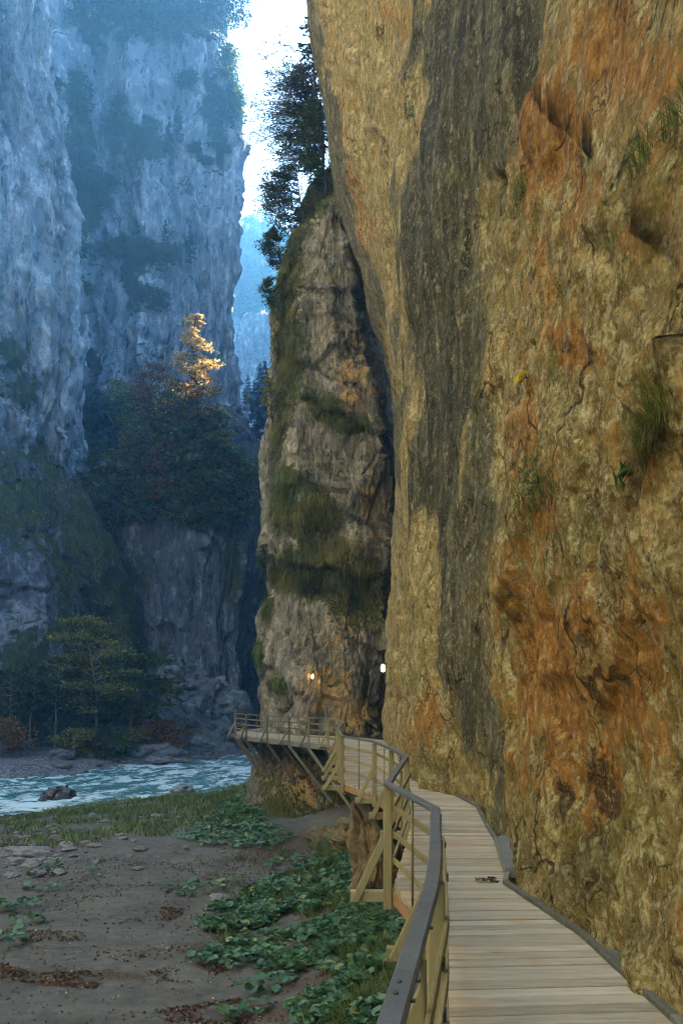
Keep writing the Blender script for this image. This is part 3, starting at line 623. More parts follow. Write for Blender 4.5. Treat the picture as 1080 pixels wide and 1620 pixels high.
def build_ground():
    ys = np.concatenate([np.linspace(-440, 2, 36), 1 / np.linspace(1 / 2.5, 1 / 60, 380), np.linspace(60.5, 110, 90), np.linspace(112, 620, 50)])
    xs = np.concatenate([np.linspace(-420, -62, 30), np.linspace(-60, -24, 80), np.linspace(-23.8, 4, 330), np.linspace(4.4, 420, 40)])
    X, Y = np.meshgrid(xs, ys); Z = ground_z(X, Y)
    V = np.stack([X, Y, Z], -1).reshape(-1, 3)
    px, py = proj(V); r = riv_dist(V[:, 0], V[:, 1])
    p = V * [1, 1, 0]
    n = fbm(p * .35, 4, seed=821)
    gravel = np.clip(np.maximum(sstep(-10.5, -8, r + n * 2) * .8, sstep(3, 5.5, r)) + .8 * blobs(px, py, [(50, 1350, 90, 40, 1), (10, 1290, 60, 30, .8), (250, 1300, 120, 20, .3)]), 0, 1)
    soil = np.clip(blobs(px, py, [(480, 1340, 130, 40, .9), (370, 1500, 130, 14, .8), (520, 1560, 120, 80, .7), (150, 1545, 140, 12, .9), (400, 1600, 160, 30, .7), (60, 1500, 90, 9, .5), (330, 1385, 60, 12, .5), (560, 1420, 100, 90, .9)]) + .5 * sstep(8, 16, r), 0, 1)
    green = np.clip(sstep(-16, -11, r + n * 3) * sstep(-7.4, -8.8, r) * (.75 + n) + blobs(px, py, [(370, 1290, 80, 40, .9), (520, 1470, 110, 90, .6), (560, 1580, 70, 60, .8), (400, 1250, 60, 20, .9)]), 0, 1)
    N = NT('river_sand')
    fine = N.noise(60, 4, .7); md = N.noise(3.2, 6, .65); big = N.noise(.6, 5, .6)
    sand = N.ramp(N.math('ADD', N.math('MULTIPLY', md, .5), N.math('MULTIPLY', big, .5)), [(.38, (.058, .060, .053)), (.5, (.088, .090, .080)), (.62, (.125, .127, .113))])
    sand = N.mix(N.math('MULTIPLY', N.mrange(fine, .55, .72), .45), sand, (.21, .20, .19)); sand = N.mix(N.math('MULTIPLY', N.mrange(fine, .42, .30), .5), sand, (.05, .042, .036))
    gr = N.ramp(N.voro(5.5, out='Color'), [(.0, (.06, .06, .062)), (.5, (.16, .16, .16)), (1, (.34, .34, .33))])
    gr = N.mix(N.mrange(N.voro(5.5, feature='DISTANCE_TO_EDGE'), .10, .02), gr, (.03, .03, .028))
    gf = N.mrange(N.math('ADD', N.attr('gravel'), N.math('MULTIPLY', N.math('SUBTRACT', N.noise(2, 5, .7), .5), 1.2)), .4, .6)
    col = N.mix(gf, sand, gr)
    sf = N.mrange(N.math('ADD', N.attr('soil'), N.math('MULTIPLY', N.math('SUBTRACT', N.noise(2.6, 6, .75), .5), 1.6)), .4, .66)
    col = N.mix(sf, col, N.ramp(N.noise(24, 5, .7), [(.35, (.030, .023, .018)), (.55, (.080, .060, .046)), (.7, (.15, .11, .08))]))
    ef = N.mrange(N.math('ADD', N.attr('green'), N.math('MULTIPLY', N.math('SUBTRACT', N.noise(1.9, 7, .75), .5), 1.6)), .45, .65)
    col = N.mix(ef, col, N.ramp(N.noise(14, 5, .7), [(.35, (.010, .018, .006)), (.55, (.030, .050, .014)), (.7, (.060, .075, .020))]))
    h = N.math('ADD', N.math('MULTIPLY', md, .5), N.math('MULTIPLY', fine, .12))
    h = N.math('ADD', h, N.math('MULTIPLY', N.math('MULTIPLY', N.math('MINIMUM', N.voro(5.5, feature='DISTANCE_TO_EDGE'), .2), gf), 3.0))
    N.bsdf(col, .93, N.bump(h, .7, .06), .2)
    o = link('ground', mesh_np(V, grid_faces(len(xs), len(ys)), None, dict(gravel=gravel, soil=soil, green=green), True), N.m); tag(o, kind='structure')
build_ground()
def build_river():
    s = np.concatenate([np.linspace(0, 60, 60), np.linspace(60.3, 125, 330), np.linspace(126, 230, 60)])
    seg = np.linalg.norm(np.diff(RIV, axis=0), axis=1); cum = np.concatenate([[0], np.cumsum(seg)])
    s = s * cum[-1] / 230.0
    cx_ = np.interp(s, cum, RIV[:, 0]); cy_ = np.interp(s, cum, RIV[:, 1])
    for _ in range(30):
        cx_[1:-1] = (cx_[:-2] + 2 * cx_[1:-1] + cx_[2:]) / 4; cy_[1:-1] = (cy_[:-2] + 2 * cy_[1:-1] + cy_[2:]) / 4
    tx, ty = np.gradient(cx_), np.gradient(cy_); L = np.hypot(tx, ty); tx /= L; ty /= L
    w = np.linspace(-9.5, 9.5, 120)
    X = cx_[:, None] - ty[:, None] * w; Y = cy_[:, None] + tx[:, None] * w
    S = np.broadcast_to(s[:, None], X.shape); W = np.broadcast_to(w, X.shape)
    q = np.stack([S * .35, W * .75, 0 * S], -1).reshape(-1, 3); q2 = np.stack([X, Y, 0 * X], -1).reshape(-1, 3)
    h = .16 * ridged(q * .9 + fbm(q * .6, 2, seed=3)[:, None] * .5, 4, seed=901) + .07 * fbm(q2 * 1.6, 4, seed=905)
    foam = -.20 + .55 * fbm(q * 1.1, 5, gain=.65, seed=911) + .9 * h + .45 * ridged(q * [.5, 1.6, 1], 3, seed=915) - .16
    for bx, by in ((91, 1272), (60, 1280), (240, 1215), (395, 1222)):
        b = on_plane(bx, by, WATER); foam += .35 * np.exp(-((q2[:, 0] - b[0]) ** 2 + (q2[:, 1] - b[1]) ** 2) / 5)
    Z = WATER + h
    V = np.stack([X.ravel(), Y.ravel(), Z], 1)
    N = NT('glacial_water')
    f = N.mrange(N.math('ADD', N.attr('foam'), N.math('MULTIPLY', N.math('SUBTRACT', N.noise(2.2, 9, .80, N.mapp((.5, 1.7, 1), rot=(0, 0, -.85)), .8), .5), 2.4)), .16, .80)
    teal = N.ramp(N.noise(.8, 4), [(.35, (.035, .125, .140)), (.65, (.080, .215, .225))])
    col = N.mix(f, teal, (.55, .70, .72))
    p = N.bsdf(col, N.mrange(f, 0, 1, .14, .6), N.bump(N.math('ADD', N.noise(3.5, 6, .7), N.math('MULTIPLY', N.noise(16, 4, .7), .3)), .7, .12), .5)
    o = link('river', mesh_np(V, grid_faces(120, len(s)), None, dict(foam=foam), True), N.m); tag(o, kind='structure')
build_river()
# ---------------------------------------------------------------- boardwalk
def wood_mat(name, dark, mid, light, grain=(1, 1, 1), sc=6.0, rough=.8, wear=None, streaks=True, spec=.25):
    N = NT(name)
    v = N.mapp(grain)
    g = N.noise(sc, 7, .7, v, .4); g2 = N.noise(sc * 5, 5, .7, v); b = N.noise(1.3, 5, .65)
    f = N.math('ADD', N.math('MULTIPLY', g, .5), N.math('ADD', N.math('MULTIPLY', g2, .25), N.math('MULTIPLY', N.attr('rnd'), .25)))
    col = N.ramp(f, [(.30, dark), (.48, mid), (.68, light)])
    if wear: col = N.mix(N.math('MULTIPLY', N.mrange(b, .50, .64), .7), col, wear)
    col = N.mix(N.math('MULTIPLY', N.mrange(N.noise(sc * 1.5, 6, .75, N.mapp(tuple(x * 1.0 for x in grain), loc=(5, 3, 1))), .62, .70), .5), col, tuple(.4 * c for c in dark))
    N.bsdf(col, rough, N.bump(N.math('ADD', g, N.math('MULTIPLY', g2, .5)), .5, .012), spec)
    return N.m
M_plank = wood_mat('weathered_planks', (.125, .108, .076), (.30, .268, .195), (.45, .415, .32), (.55, 8, 8), 2.2, .8, (.34, .25, .16))
M_olive = wood_mat('olive_painted_timber', (.11, .098, .045), (.19, .172, .080), (.27, .245, .125), (3, 3, .6), 3.0, .75)
M_greytim = wood_mat('grey_weathered_timber', (.060, .064, .050), (.115, .118, .090), (.18, .18, .14), (3, 3, .6), 3.0, .8)
M_rail = wood_mat('grey_steel_handrail', (.060, .068, .066), (.098, .108, .106), (.145, .155, .15), (1.5, 1.5, 1.5), 5.0, .5, (.10, .10, .088), spec=.4)
M_bolt = wood_mat('dark_bolt_steel', (.012, .012, .012), (.03, .03, .028), (.07, .065, .06), (1, 1, 1), 8, .45)
M_rust = wood_mat('rusty_steel_edge', (.09, .038, .014), (.23, .095, .028), (.30, .20, .10), (1, 1, 1), 7, .8)
M_rod = wood_mat('bronze_painted_rod', (.07, .06, .025), (.12, .105, .045), (.17, .15, .07), (1, 1, 1), 5, .6)
RZ = DECK + 1.0                                    # top of the handrail
def rp(px, py): return on_plane(px, py, RZ)
# posts of the railing, near to far: (X, distance)
POSTS = [(.03, 1.7), (.445, 4.2), (.70, 6.6), (.445, 8.54), (.90, 12.3), (.80, 14.25), (.61, 16.4), (0.01, 18.7), (-.055, 20.9), (-.10, 23.2), (-.02, 25.6), (.02, 28.2), (-.05, 30.6), (-.50, 33.2), (-1.28, 34.6), (-2.15, 36.3), (-3.2, 38.2), (-4.35, 40.5), (-5.15, 43.0), (-5.45, 45.6), (-5.15, 48.4), (-4.4, 51.0)]
POSTS = [np.array(p) for p in POSTS]
# right-hand edge of the planks, following the rock
REDGE = [(2.0, -6), (2.02, 1.0), (1.94, 3.2), (1.90, 4.98), (1.86, 6.76), (1.62, 8.6), (1.71, 9.0), (1.98, 11.2), (2.06, 12.3), (2.26, 14.6), (2.12, 16.2), (1.6, 17.3), (1.6, 20), (1.85, 25), (1.9, 30), (1.9, 33.5), (1.7, 36.8), (.9, 38.8), (-.4, 40.2), (-1.6, 41.4), (-2.6, 42.6), (-3.4, 44.2), (-3.7, 46.0), (-3.6, 48.6), (-3.1, 51.0)]
LEDGE = [(-.20, -6), (-.05, .5)] + [tuple(p + np.array([.07, 0])) for p in POSTS[:13]] + [tuple(p + np.array([.03, .06])) for p in POSTS[13:]]
def resample(line, n):
    A = np.array(line, float); s = np.concatenate([[0], np.cumsum(np.linalg.norm(np.diff(A, axis=0), axis=1))])
    return np.stack([np.interp(np.linspace(0, s[-1], n), s, A[:, c]) for c in (0, 1)], 1)
def by_y(line, ys):
    A = np.array(line, float); return np.interp(ys, A[:, 1], A[:, 0])
def deck_pairs():
    """left and right end of every plank joint along the walk"""
    y = -5.5; out = []
    while y < 32.5:
        out.append((np.array([float(by_y(LEDGE, y)), y]), np.array([float(by_y(REDGE, y + .0)), y + .10 * math.sin(y * .35)])))
        y += .155
    # the outer bend: fan the planks between matching points of the two edges
    Lc = [p for p in LEDGE if p[1] > 32.6]; Rc = [p for p in REDGE if p[1] > 32.6]
    n = 118
    a = resample([tuple(out[-1][0])] + Lc, n)[1:]; b = resample([tuple(out[-1][1])] + Rc, n)[1:]
    return out + list(zip(a, b))
PAIRS = deck_pairs()
walk = empty('boardwalk', (1.2, 5, DECK), 'weathered plank walkway on timber brackets running along the overhanging ochre rock wall', 'boardwalk')
WO = np.array([1.2, 5, DECK])
def part(mb, name, mat, root, org, smooth=False): return mb.build(name, mat, root, smooth, org)
mb = MB()
for k, ((a0, b0), (a1, b1)) in enumerate(zip(PAIRS[:-1], PAIRS[1:])):
    g = .008 if random.random() > .14 else .014
    t = DECK - .045 ; top = DECK + random.uniform(-.006, .006)
    da = (a1 - a0); db = (b1 - b0); da = da / max(np.linalg.norm(da), 1e-6); db = db / max(np.linalg.norm(db), 1e-6)
    ov = random.uniform(0, .02); e = (b0 - a0) / np.linalg.norm(b0 - a0)
    c = [a0 + da * g - e * ov, b0 + db * g, b1 - db * g, a1 - da * g - e * ov]
    bev = .005
    ins = [c[0] + da * bev, c[1] + db * bev, c[2] - db * bev, c[3] - da * bev]
    V = [(*p, t) for p in c] + [(*p, top - bev) for p in c] + [(*p, top) for p in ins]
    Q = [(0, 3, 2, 1)] + [(i, (i + 1) % 4, 4 + (i + 1) % 4, 4 + i) for i in range(4)] + [(4 + i, 4 + (i + 1) % 4, 8 + (i + 1) % 4, 8 + i) for i in range(4)] + [(8, 9, 10, 11)]
    mb.add(V, Q, r=float(np.clip(random.gauss(.5, .25), 0, 1)))
deck = part(mb, 'deck', M_plank, walk, WO)
# steel edge under the outer ends, kerb strip along the rock
mb = MB(); lp = [(*p, DECK - .05) for p in LEDGE[1:16]]
mb.sweep([(p[0] - .005, p[1], p[2]) for p in lp], [(-.02, -.12), (.015, -.12), (.015, 0), (-.02, 0)]); part(mb, 'edge_beam', M_rust, walk, WO)
mb = MB(); lp = [(*p, DECK - .05) for p in LEDGE[15:]]
mb.sweep(lp, [(-.03, -.17), (.02, -.17), (.02, .04), (-.03, .04)]); part(mb, 'outer_fascia', M_greytim, walk, WO)
mb = MB()
kp = [(p[0] - .03, p[1], DECK + .022) for p in REDGE if p[1] < 17.2]
for a, b in zip(kp[:-1], kp[1:]): mb.bar(np.array(a) + [0, .004, 0], np.array(b) - [0, .004, 0], .055, .045)
part(mb, 'kerb_strip', M_greytim, walk, WO)
mb = MB()
kp = [(p[0] + .09, p[1], DECK - .02) for p in REDGE if p[1] < 7.0]
mb.sweep(kp, [(-.05, -.10), (.05, -.10), (.05, .02), (.03, .05), (-.03, .05), (-.05, .02)]); part(mb, 'wall_sill', M_greytim, walk, WO)
mb = MB(); a = np.array([1.66, 9.02, DECK]); b = np.array([1.96, 11.1, DECK]); n_ = np.array([.17, -.02, 0])
V = [a + [0, 0, -.02], b + [0, 0, -.02], b + n_ * .8 + [0, 0, -.02], a + n_ + [0, 0, -.02], a + [0, 0, .07], b + [0, 0, .07], b + n_ * .8 + [0, 0, .10], a + n_ + [0, 0, .10]]
mb.add(V, [(0, 3, 2, 1), (4, 5, 6, 7), (0, 1, 5, 4), (1, 2, 6, 5), (2, 3, 7, 6), (3, 0, 4, 7)]); part(mb, 'cover_plate', M_rail, walk, WO)
# floor beams: each one lies under the planks and sticks out beyond the post
BEAMS = []
for k, p in enumerate(POSTS[1:], 1):
    if k <= 12:
        wx = float(by_y(REDGE, p[1])) + .5; out = -.36 if k < 7 else -.42
        a = np.array([p[0] + out, p[1] + .075, DECK - .115]); b = np.array([wx, p[1] + .075, DECK - .115])
    else:
        q = np.array(REDGE)[np.argmin(np.linalg.norm(np.array(REDGE) - p, axis=1))]; e = (p - q) / np.linalg.norm(p - q)
        a = np.array([*(p + e * .42), DECK - .13]); b = np.array([*(q - e * .6), DECK - .13])
    BEAMS.append((k, a, b))
    mb = MB(); mb.bar(a, b, .085, .115); part(mb, 'floor_beam', M_olive if k <= 10 else M_greytim, walk, WO)
# raking struts from the beam ends down into the rock
for k, a, b in BEAMS:
    e = (b - a) / np.linalg.norm(b - a)
    if k <= 12:
        L = 1.1
        s = a + e * .50 + [0, .09, -.03]; f = np.array([s[0] + L, s[1] + .1, s[2] - 1.35])
        mb = MB(); mb.bar(s, f, .08, .10); part(mb, 'raking_strut', M_olive if k <= 6 else M_greytim, walk, WO)
    else:
        for j in (0, 1):
            s = a + e * (.40 + .1 * j) + np.array([.45 * j, .30 * j, -.06]); f = s + e * 1.45 + np.array([.35, -.2, -2.35 + .3 * j])
            mb = MB(); mb.bar(s, f, .09, .12); part(mb, 'raking_strut', M_greytim, walk, WO)
    if k <= 10:
        s = np.array([*(POSTS[k] + [-.29, .02]), DECK - .06]) + [0, .0, 0]
# ---------------------------------------------------------------- railing
def make_railing(name, idx, label, mats, near):
    post_m, rail_m, mid_m = mats
    o0 = np.array([*POSTS[idx[0]], DECK]); root = empty(name, o0, label, 'railing', 'railings of the walkway')
    pts = [np.array([*POSTS[k], RZ]) for k in idx]
    prof = [(-.030, -.038), (.030, -.038), (.035, -.033), (.035, -.008), (.028, 0), (-.028, 0), (-.035, -.008), (-.035, -.033)]
    if near:      # bend the rail softly where it swings in
        A = np.array(pts); fine = [A[0] + (A[1] - A[0]) * t for t in np.linspace(0, .85, 4)]
        b0, b1, b2 = A[0] + (A[1] - A[0]) * .85, A[1], A[1] + (A[2] - A[1]) * .35
        fine += [(1 - t) ** 2 * b0 + 2 * t * (1 - t) * b1 + t * t * b2 for t in np.linspace(.2, 1, 5)]
        hp = fine + list(A[2:])
    else: hp = pts
    mb = MB(); mb.sweep(hp, prof); part(mb, 'handrail', rail_m, root, o0)
    D = [pts[min(k + 1, len(pts) - 1)] - pts[max(k - 1, 0)] for k in range(len(pts))]
    for k, (p, d) in enumerate(zip(pts, D)):
        if k == 0 and not near: continue
        d = d / np.linalg.norm(d); s = np.cross(d, [0, 0, 1])        # right-hand side of the walker
        w = .085
        mb = MB(); mb.bar(p + [0, 0, -.052], np.array([p[0], p[1], DECK - .22]), w, .085, up=(0, 1, 0)); po = part(mb, 'post', post_m, root, o0)
        if near or k % 1 == 0:
            kk = idx[k]
            bm = [x for x in BEAMS if x[0] == kk]
            if bm:
                e = bm[0][1] + (bm[0][2] - bm[0][1]) / np.linalg.norm(bm[0][2] - bm[0][1]) * .05
                mb = MB(); tp = np.array([p[0], p[1], DECK + .47]); mb.bar([e[0], e[1] - .085, e[2] - .02], tp + np.array([-.03, -.01, 0]), .05, .075); part(mb, 'brace', post_m, root, o0)
    hs = (.75, .5, .25)
    for a, b in zip(pts[:-1], pts[1:]):
        d = (b - a) / np.linalg.norm(b - a); s = np.cross(d, [0, 0, 1])
        for h in hs:
            mb = MB(); mb.bar(a + d * .03 + s * .055 + [0, 0, h - 1.0], b - d * .03 + s * .055 + [0, 0, h - 1.0], .022, .055, bev=.2); part(mb, 'mid_rail', mid_m, root, o0)
        mb = MB(); n = 1
        m_ = (a + b) / 2 + s * .035; mb.tube([m_ + [0, 0, -.05], m_ + [0, 0, -1.02]], .012, 6); part(mb, 'baluster', M_rod, root, o0, True)
    if near:
        # bolt heads on the handrail near the joint, clamps on the inner rails
        a, b = pts[0], pts[1]; d = (b - a) / np.linalg.norm(b - a); s = np.cross(d, [0, 0, 1])
        for t in (.305, .345):
            c = a + (b - a) * t + s * (-.006); mb = MB(); mb.tube([c, c + [0, 0, .006], c + [0, 0, .008]], [.008, .007, .002], 8); part(mb, 'bolt', M_bolt, root, o0, True)
        for t in (.31, .38, .62, .93):
            c = a + (b - a) * t + s * .035 + [0, 0, -.020]; mb = MB(); mb.tube([c, c + s * .012, c + s * .014], [.007, .006, .002], 8); part(mb, 'bolt', M_bolt, root, o0, True)
        for (i, t, h) in ((1, .45, .75), (1, .5, .5), (0, .75, .75), (0, .8, .5), (1, .93, .75), (1, .9, .5)):
            a, b = pts[i], pts[i + 1]; d = (b - a) / np.linalg.norm(b - a); s = np.cross(d, [0, 0, 1])
            c = a + (b - a) * t + s * .066 + [0, 0, h - 1]; mb = MB(); mb.bar(c - d * .035, c + d * .035, .02, .04); part(mb, 'rail_clamp', M_bolt, root, o0)
    return root
make_railing('walkway_railing', list(range(0, 8)), 'olive post railing with grey handrail zigzagging beside the near planks', (M_olive, M_rail, M_olive), True)
make_railing('walkway_railing', list(range(7, 14)), 'olive railing seen end on, running straight back to the far bend', (M_olive, M_rail, M_greytim), False)
make_railing('walkway_railing', list(range(13, 22)), 'grey railing round the far outer bend below the mossy promontory', (M_greytim, M_greytim, M_greytim), False)
# ---------------------------------------------------------------- plants
def pick(G, px, py, near=True):
    """point of a built surface seen at a photo pixel (the nearest one), with its normal"""
    P = G.reshape(-1, 3); qx, qy = proj(P); d = np.hypot(qx - px, qy - py)
    tol = max(6.0, d.min() * 1.2); c = np.where(d <= tol)[0]
    k = c[np.argmin(P[c, 1])] if near else c[np.argmin(d[c])]
    return P[k].copy()
def unit(v): return v / (np.linalg.norm(v, axis=-1, keepdims=True) + 1e-9)
def leaf_cards(P, size, rng, axis=None, flat=.35, ratio=.55, aniso=.35, fold=.25):
    """one pointed, slightly folded leaf (two triangles joined on a midrib) per point"""
    n = len(P); s = size * rng.uniform(.6, 1.35, n)[:, None]
    a = rng.normal(size=(n, 3)) if axis is None else axis + rng.normal(size=(n, 3)) * aniso
    a = unit(a * [1, 1, flat if axis is None else 1]); up = unit(rng.normal(size=(n, 3)) * .55 + [0, 0, 1])
    b = unit(np.cross(a, up)); c = np.cross(b, a)
    V = np.stack([P - a * s * .5, P - a * s * .05 + b * s * ratio * .5 + c * s * fold * .3, P + a * s * .5, P - a * s * .05 - b * s * ratio * .5 + c * s * fold * .3], 1).reshape(-1, 3)
    i = np.arange(n) * 4; T = np.concatenate([np.stack([i, i + 1, i + 2], 1), np.stack([i, i + 2, i + 3], 1)])
    return V, T
def gen_broadleaf(seed, H, rx, zlo, zhi, n_limb=26, per=170, leaf=.3, shape='oval', flat=.28, lean=(0, 0), trunk_r=None, twigs=5, spread=.55, rnd=None, droop=.0, side=None, jit=.16, jl=.9):
    rng = np.random.default_rng(seed); trunk = MB(); tr = trunk_r or H * .014
    zt = np.linspace(0, zhi * .97, 9); wig = np.cumsum(rng.normal(size=(9, 2)) * H * .010, axis=0); wig[0] = 0
    tp = np.stack([wig[:, 0] + lean[0] * (zt / H) ** 1.5, wig[:, 1] + lean[1] * (zt / H) ** 1.5, zt], 1)
    trunk.tube(tp, tr * (1 - .9 * (zt / zhi)) + .01, 7)
    pts = []; axs = []
    for k in range(n_limb):
        t = (k + rng.uniform(0, 1)) / n_limb; z0 = zlo + (zhi - zlo) * t * .96
        if shape == 'oval': R = math.sin(math.pi * min(.97, .12 + .86 * t)) ** .7
        elif shape == 'cone': R = (1 - t) ** .85 * .95 + .08
        elif shape == 'flame': R = (1.0 - t) ** .9 * (1 if t > .18 else .6 + t * 2.2) + .03
        else: R = 1.0
        a = rng.uniform(0, 2 * math.pi) if side is None else side[0] + rng.normal() * side[1]
        L = rx * R * rng.uniform(.65, 1.12)
        b0 = np.array([np.interp(z0, tp[:, 2], tp[:, 0]), np.interp(z0, tp[:, 2], tp[:, 1]), z0])
        u = np.linspace(0, 1, 6); d = np.array([math.cos(a), math.sin(a), 0])
        rise = L * (rng.uniform(.10, .45) - droop)
        lp = b0 + d * (u * L)[:, None] + np.array([0, 0, 1.0]) * (rise * u ** .8 - .10 * L * u ** 3)[:, None] + rng.normal(size=(6, 3)) * L * .03 * u[:, None]
        trunk.tube(lp, np.linspace(tr * .34, tr * .06, 6) * (.5 + .5 * R) + .006, 5)
        for j in range(twigs):
            uu = rng.uniform(.28, 1.0); c0 = np.array([np.interp(uu, u, lp[:, m]) for m in range(3)])
            sd = d * rng.uniform(.1, .9) + np.array([-d[1], d[0], 0]) * rng.choice([-1, 1]) * rng.uniform(.3, 1) + [0, 0, rng.uniform(-.15, .3)]
            sl = spread * L * rng.uniform(.25, .6) + leaf; tw = c0 + unit(sd) * (np.linspace(0, 1, 4) * sl)[:, None] + np.array([0, 0, -.12 * sl]) * (np.linspace(0, 1, 4) ** 2)[:, None]
            trunk.tube(tw, np.linspace(tr * .09 + .004, .004, 4), 4, cap=False)
            m = max(4, int(per / twigs)); v = rng.uniform(.1, 1.05, m)
            q = np.stack([np.interp(v, np.linspace(0, 1, 4), tw[:, c]) for c in range(3)], 1) + rng.normal(size=(m, 3)) * np.array([1, 1, flat]) * (leaf * jl + sl * jit)
            pts.append(q); axs.append(np.broadcast_to(unit(sd), (m, 3)))
    P = np.concatenate(pts); V, T = leaf_cards(P, leaf, rng, np.concatenate(axs), aniso=.7)
    hfrac = (P[:, 2] - zlo) / (zhi - zlo); clump = .22 * perlin(P * .9 / max(leaf * 3, .5), seed)
    r = (rnd(P, hfrac, rng) if rnd else rng.uniform(.1, .9, len(P))) + clump
    return trunk, V, T, np.repeat(np.clip(r, 0, 1), 4)
def gen_conifer(seed, H, r, z0=.12, step=.5, per=26, leaf=.32, droop=.35, taper=.85, gaps=.12, trunk_r=None, width=.18):
    rng = np.random.default_rng(seed); trunk = MB(); tr = trunk_r or H * .012
    zt = np.linspace(0, H, 8); wob = np.cumsum(rng.normal(size=(8, 2)) * H * .003, 0); trunk.tube(np.stack([wob[:, 0], wob[:, 1], zt], 1), tr * (1 - .95 * zt / H) + .008, 6)
    pts = []; axs = []; z = z0 * H
    while z < H * .985:
        t = (z - z0 * H) / (H * (1 - z0)); L0 = r * ((1 - t) ** taper) * (1 if t > .12 else .55 + t * 3.6) + .12
        for k in range(rng.integers(4, 7)):
            if rng.uniform() < gaps: continue
            a = rng.uniform(0, 2 * math.pi); L = L0 * rng.uniform(.55, 1.12); u = np.linspace(0, 1, 5)
            d = np.array([math.cos(a), math.sin(a), 0])
            lp = np.array([0, 0, z]) + d * (u * L)[:, None] + np.array([0, 0, 1.]) * (L * (.16 * u - droop * u ** 2 + .12 * u ** 4))[:, None]
            trunk.tube(lp, np.linspace(tr * .22 + .004, .004, 5), 4, cap=False)
            m = max(5, int(per * L / r)); v = rng.uniform(.12, 1.0, m) ** .8
            q = np.stack([np.interp(v, u, lp[:, c]) for c in range(3)], 1); sidev = np.array([-d[1], d[0], 0])
            off = rng.uniform(-1, 1, m) * (1 - v * .75) * L * .34
            pts.append(q + sidev * off[:, None] + [0, 0, 1] * (-np.abs(off) * .25 - rng.uniform(0, .12, m) * leaf)[:, None])
            axs.append(unit(d + sidev * np.sign(off)[:, None] * .7 + np.array([0, 0, -.35])))
        z += step * rng.uniform(.7, 1.3) * (.6 + .5 * (1 - t))
    P = np.concatenate(pts); V, T = leaf_cards(P, leaf, rng, np.concatenate(axs), aniso=.25, ratio=width / leaf * 2 if False else .42)
    return trunk, V, T, np.repeat(np.clip(rng.uniform(.1, .9, len(P)) + .2 * perlin(P * .8, seed), 0, 1), 4)
M_bark = wood_mat('dark_bark', (.018, .015, .012), (.05, .042, .034), (.11, .10, .085), (2, 2, .5), 4, .95)
M_palebark = wood_mat('pale_bark', (.06, .055, .05), (.15, .14, .13), (.28, .27, .25), (2, 2, .5), 4, .95)
M_ledge = leaf_mat('teal_green_leaves', [(0, (.016, .036, .016)), (.5, (.050, .085, .030)), (.85, (.12, .145, .040)), (1, (.20, .19, .05))], .4)
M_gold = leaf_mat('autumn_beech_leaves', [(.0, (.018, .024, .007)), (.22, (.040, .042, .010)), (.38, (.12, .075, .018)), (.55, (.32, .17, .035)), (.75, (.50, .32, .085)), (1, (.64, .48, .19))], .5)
M_dark = leaf_mat('dark_green_leaves', [(0, (.010, .022, .009)), (.5, (.030, .055, .017)), (1, (.085, .10, .028))], .35)
M_conif = leaf_mat('dark_conifer_needles', [(0, (.006, .013, .009)), (.5, (.014, .028, .016)), (1, (.030, .048, .022))], .15)
M_yg = leaf_mat('yellow_green_leaves', [(0, (.040, .066, .012)), (.5, (.14, .17, .026)), (.8, (.29, .25, .045)), (1, (.42, .31, .07))], .5)
M_green = leaf_mat('fresh_green_leaves', [(0, (.012, .030, .007)), (.5, (.035, .070, .012)), (1, (.085, .125, .022))], .5)
M_rustleaf = leaf_mat('rusty_brown_leaves', [(0, (.045, .024, .012)), (.5, (.15, .070, .022)), (1, (.32, .16, .04))], .45)
def put_tree(name, gen, leafm, barkm, base, label, cat='tree', group=None, rz=0.0, crown='crown', trunk='trunk'):
    t, V, T, r = gen
    root = empty(name, base, label, cat, group, rz)
    t.build(trunk, barkm, root, True)
    link(crown, mesh_np(V, None, T, dict(rnd=r), True), leafm, root)
    return root
def put_copy(src, base, label=None, rz=0.0, sc=1.0, group=None):
    c = copy_tree(src); c.location = Vector([float(v) for v in base]); c.rotation_euler = (0, 0, rz); c.scale = (sc, sc, sc) if isinstance(sc, (int, float)) else sc
    if label: c['label'] = label
    if group: c['group'] = group
    return c
def mpx(px, d): return px * d / FP            # photo pixels to metres at a distance
# --- the beech that catches the sun, and the dark trees round its foot
b = pick(BUT_G, 284, 842); d0 = b[1] + 1
H = mpx(842 - 478, d0)
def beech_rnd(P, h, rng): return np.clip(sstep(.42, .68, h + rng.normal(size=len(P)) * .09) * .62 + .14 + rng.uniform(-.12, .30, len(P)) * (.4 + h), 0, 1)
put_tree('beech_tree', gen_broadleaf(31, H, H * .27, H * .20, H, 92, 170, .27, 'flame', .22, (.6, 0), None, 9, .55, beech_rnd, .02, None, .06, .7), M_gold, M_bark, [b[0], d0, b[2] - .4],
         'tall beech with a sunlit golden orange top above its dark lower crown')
gd = 'dark trees on the wooded ledge'
dk = [gen_broadleaf(40, 11, 3.6, 1.5, 11, 40, 110, .42, 'oval', .22, droop=.12), gen_broadleaf(41, 8, 3.4, .8, 8, 34, 110, .42, 'oval', .25, droop=.1), gen_conifer(42, 12, 2.6, .10, .55, 30, .5)]
first = {}
